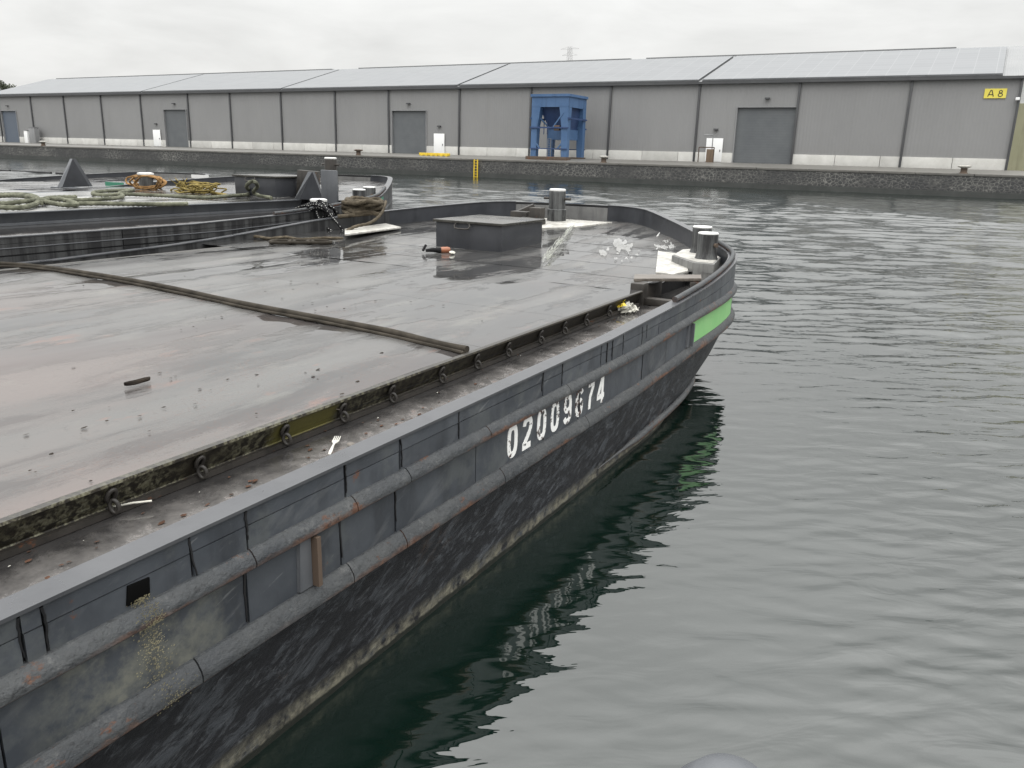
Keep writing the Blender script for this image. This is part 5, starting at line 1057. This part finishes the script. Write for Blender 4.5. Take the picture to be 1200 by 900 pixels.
# bollard carrying the black coil, on the side deck
bc = gp(374, 252, 1.24); bl = part('side_bollard', MB().lathe((bc.x, bc.y, 1.235), [(0.12, 0), (0.12, 0.21)], 24), 'bollard_paint', B); part('bollard_top', MB().lathe((bc.x, bc.y, 1.448), [(0.13, 0), (0.13, 0.03), (0.1, 0.04)], 24), 'white_clean_paint', bl)
pb = gp(172, 221, DZ); bl = part('side_bollard', MB().lathe((pb.x, pb.y, DZ-0.1), [(0.13, 0), (0.13, 0.36)], 24), 'bollard_paint', B); part('bollard_top', MB().lathe((pb.x, pb.y, DZ+0.263), [(0.15, 0), (0.15, 0.03), (0.1, 0.04)], 24), 'white_clean_paint', bl)

G = lambda px, py, h=0.035: gp(px, py, DZ+h)
f = MB()
rope(f, [G(-30, 240), G(0, 243), G(25, 243), G(42, 239), G(44, 234, .05), G(33, 230.5, .06), G(10, 229, .05), G(-10, 231), G(-14, 236), G(5, 238.5), G(28, 236, .06), G(48, 234, .05), G(62, 231.5), G(90, 231)], 0.031)
rope(f, [G(-20, 230), G(5, 228), G(35, 229, .07), G(52, 236, .05), G(75, 240), G(90, 239.5), G(78, 235, .05), G(60, 232), G(48, 238)], 0.031)
solo('mooring_rope', f, 'rope_green_grey', 'thick grey green rope in loose loops at the left end of the second barge', 'rope')
f = MB()
rope(f, [G(78, 239), G(110, 238.5), G(150, 239), G(185, 239.5), G(220, 239)], 0.029)
rope(f, [G(60, 233), G(85, 234.5), G(115, 233.5), G(137, 232), G(144, 229.5), G(138, 227.8), G(120, 228.5), G(109, 227.3), G(113, 224.8), G(132, 223.4), G(154, 222.3)], 0.029)
rope(f, [G(156, 223), G(143, 225, .05), G(141, 227.2), G(160, 228), G(200, 229.6), G(240, 231.5), G(268, 229.5), G(288, 228.2), G(293, 225, .06), G(289, 219, .18), G(293, 213.5, .30), G(299, 213.5, .30), G(301.5, 219, .2), G(297, 225, .1), G(303, 229, .05), G(318, 232)], 0.029)
solo('mooring_rope', f, 'rope_green_grey', 'thick grey green rope running along the second barge to a loop at its hatch box', 'rope')
def heap(c, rx, ry, h, turns, r, jit, seed, mats, name, lab, cat='rope', tilt=0.0):
    rn = random.Random(seed); pts = []
    n = turns*9
    for k in range(n):
        a = 2*math.pi*k/9+rn.uniform(-0.2, 0.2); s = 1+rn.uniform(-jit, jit); lvl = h*(0.5-0.5*math.cos(2*math.pi*(k/9)*0.37+seed))+rn.uniform(0, 0.25)*h
        pts.append(Vector((c.x+rx*s*math.cos(a), c.y+ry*s*math.sin(a), c.z+r+max(0, lvl)+tilt*math.sin(a)*h)))
    f = MB(); rope(f, pts, r, 0.03); return solo(name, f, mats, lab, cat)
f = MB(); rn = random.Random(3)
for k in range(6):
    cx_, cz_ = 172+rn.uniform(-4, 4), 213.5+rn.uniform(-2, 2); ax, az = rn.uniform(14, 21), rn.uniform(5, 9); ph = rn.uniform(-0.3, 0.3); yy = pb.y-0.28+0.09*k; lp = []
    for t in range(14):
        a_ = 2*math.pi*t/14; px = cx_+ax*math.cos(a_)*(1+rn.uniform(-.12, .12)); py = cz_+az*math.sin(a_)+ax*math.cos(a_)*math.sin(ph)*0.5; lp.append(yp(px, min(py, 222), yy+0.10*math.sin(a_+k)))
    rope(f, lp, 0.017, 0.03, True)
solo('orange_rope', f, 'rope_orange', 'thin orange rope in open loops round a bollard on the second barge', 'rope')
yc = gp(228, 226, DZ); f = MB(); rn = random.Random(21)
for k in range(13):
    cx_, cz_ = 226+rn.gauss(0, 9), 222.5+rn.uniform(-2.5, 1.5)+(-3.5 if k % 3 == 0 else 0); ax, az = rn.uniform(7, 20), rn.uniform(1.5, 4.5); yy = yc.y-0.25+0.045*k; lp = []
    for t in range(12):
        a_ = 2*math.pi*t/12; lp.append(yp(cx_+ax*math.cos(a_)*(1+rn.uniform(-.3, .3)), min(cz_+az*math.sin(a_)+0.06*ax*math.cos(a_)*(1 if k % 2 else -1)+rn.uniform(-1, 1), 226.5), yy+0.14*math.sin(a_+k)))
    rope(f, lp, 0.012, 0.03, True)
for k in range(16):
    p0_ = yp(213+rn.gauss(0, 2), 221, yc.y-0.1); f.tube([p0_, p0_+Vector((rn.gauss(0, 0.05), rn.gauss(0, 0.05), 0.07)), p0_+Vector((rn.gauss(0, 0.12), rn.gauss(0, 0.1), rn.uniform(0.08, 0.2)))], 0.006, 5)
rope(f, [yp(240, 223, yc.y), yp(252, 226.5, yc.y), yp(266, 229, yc.y-0.1)], 0.028)
solo('yellow_rope', f, 'rope_yellow', 'frayed yellow rope heap on the second barge right of the orange coil', 'rope')
f = MB(); fk_ = MB(); rn = random.Random(9); loops = []
for k in range(13):
    cx_, cz_ = 372+rn.uniform(-8, 8), 253+rn.uniform(-4, 3); ax, az = rn.uniform(13, 26), rn.uniform(8, 14); ph = rn.uniform(-0.6, 0.6); yy = bc.y-0.30+0.04*k
    loops.append([yp(cx_+ax*math.cos(t)*math.cos(ph)-az*math.sin(t)*math.sin(ph), min(266, cz_+az*math.sin(t)*math.cos(ph)+ax*0.5*math.cos(t)*math.sin(ph)), yy+0.05*math.sin(t+k)) for t in [2*math.pi*i_/14 for i_ in range(14)]])
loops.append([yp(px, py, y) for px, py, y in ((372, 236, bc.y-0.18), (371, 248, bc.y-0.28), (378, 262, bc.y-0.38), (392, 272, bc.y-0.4), (403, 273, bc.y-0.3), (396, 262, bc.y-0.32), (386, 250, bc.y-0.26), (379, 238, bc.y-0.18))])
for lp in loops:
    rope(f, lp, 0.021, 0.03, True); sp = spline(lp, 0.042, True)
    for i_ in range(0, len(sp)-1): fk_.bar(sp[i_]+Vector((0.012, -0.017, 0.008)), sp[i_]+(sp[i_+1]-sp[i_]).normalized()*0.018+Vector((0.012, -0.017, 0.008)), 0.0075)
bm_ = solo('black_rope', f, 'rope_black', 'black white flecked rope tangled over the side bollard of the second barge', 'rope')
fl = part('white_fleck', fk_, 'rope_fleck', bm_); fl['kind'] = 'stuff'
tw = gp(425, 250, 1.30)
br_ = heap(Vector((tw.x, tw.y, 1.27)), 0.26, 0.25, 0.17, 8, 0.033, 0.22, 11, 'rope_brown', 'brown_rope', 'thick brown rope wound round the twin bollards of the second barge')
f = MB(); rope(f, [yp(452, 236, tw.y+0.35), yp(447, 250, tw.y-0.1), yp(434, 261, tw.y-0.45), yp(418, 265, tw.y-0.7), yp(405, 271, tw.y-0.9)], 0.022); rope(f, [yp(396, 254, tw.y-0.5), yp(415, 252, tw.y-0.3), yp(436, 250, tw.y-0.1)], 0.03); part('rope_tail', f, 'rope_brown', br_)
# drab fenders and hose along the gap between the barges
f = MB(); rope(f, [gp(280, 279, 1.06), gp(298, 277, 1.07), gp(315, 279.5, 1.06), gp(335, 278, 1.07), gp(352, 280.5, 1.06), gp(380, 279, 1.07), gp(402, 279.5, 1.06)], 0.020); solo('old_hawser', f, 'rope_brown', 'old brown hawser lying along the port edge of the nearest barge', 'rope')
for px, lab in ((353, 'flat rubber ring on the port edge of the nearest barge below the black rope'), (374, 'flat rubber ring at the port edge of the nearest barge beside the white triangular plate'), (331, 'flat rubber ring leftmost at the port edge, left of the black rope loops')):
    c = gp(px, 285, 1.05); f = MB(); f.tube([(c.x+0.15*math.cos(2*math.pi*k/20), c.y+0.15*math.sin(2*math.pi*k/20), 1.068) for k in range(20)], 0.022, 10, closed=True); solo('rubber_ring', f, 'hose_rubber', lab, 'ring')
p0, p1 = yp(123, 213, 10.6), yp(144, 219, 10.6); f = MB(); f.box(p0.x, p1.x, 10.6, 10.63, p1.z, p0.z); part('green_plate', f, 'dull_green_paint', B)
bo = thing('floating_boom', gp(80, 202, 0), 'dark floating boom of short lengths on the water behind the triangular hatch stop', 'boom')
for a_, b_ in ((-20, 12), (15, 60), (66, 103), (110, 128), (133, 160)):
    f = MB(); f.tube([gp(a_, 199.6+a_*0.052, 0.05), gp(b_, 199.6+b_*0.052, 0.05)], 0.09, 8); part('float', f, 'seam_tar', bo)
# sign on the third barge
p0, p1 = yp(224, 204.5, 14.5), yp(243.5, 209.5, 14.5); f = MB(); f.box(p0.x, p1.x, 14.5, 14.54, p1.z, p0.z); part('name_plate', f, 'white_clean_paint', C)

# ------------------------------------------------------------------ domed post standing in for an unclear grey shape near the camera, and a floating stick
c = gp(855, 921, 1.22); mp_ = thing('domed_post', (c.x, c.y, 0), 'grey domed post standing in for an unclear grey shape at the bottom edge', 'post')
f = MB(); f.lathe((c.x, c.y, -1.5), [(0.112, 0), (0.112, 2.575)], 32); part('pile', f, 'rail_steel', mp_)
f = MB(); f.lathe((c.x, c.y, 1.078), [(0.118, 0), (0.118, 0.04), (0.112, 0.072), (0.094, 0.115), (0.06, 0.155), (0.02, 0.172)], 32); part('domed_cap', f, 'grey_paint', mp_, smooth=60)
for z in (0.25, 0.72):
    f = MB(); f.lathe((c.x, c.y, z), [(0.114, 0), (0.124, 0.008), (0.124, 0.05), (0.114, 0.058)], 32); part('band', f, 'dark_steel', mp_)
f = MB(); f.tube([(c.x-0.17, c.y, 0.86), (c.x+0.17, c.y, 0.86)], 0.018, 10); part('cross_pin', f, 'rusty_steel', mp_)
# alike things share a group
for o in list(COL.objects):
    if o.parent is None and 'label' in o:
        k = o.name.split('.')[0]
        g = {'barge': 'barges moored side by side', 'rubber_ring': 'rubber rings along the port edge', 'switch_cabinet': 'switch cabinets by the far left door', 'mooring_rope': 'grey green ropes on the second barge', 'plastic_film': 'pieces of plastic film on the foredeck'}.get(k)
        if g: o['group'] = g
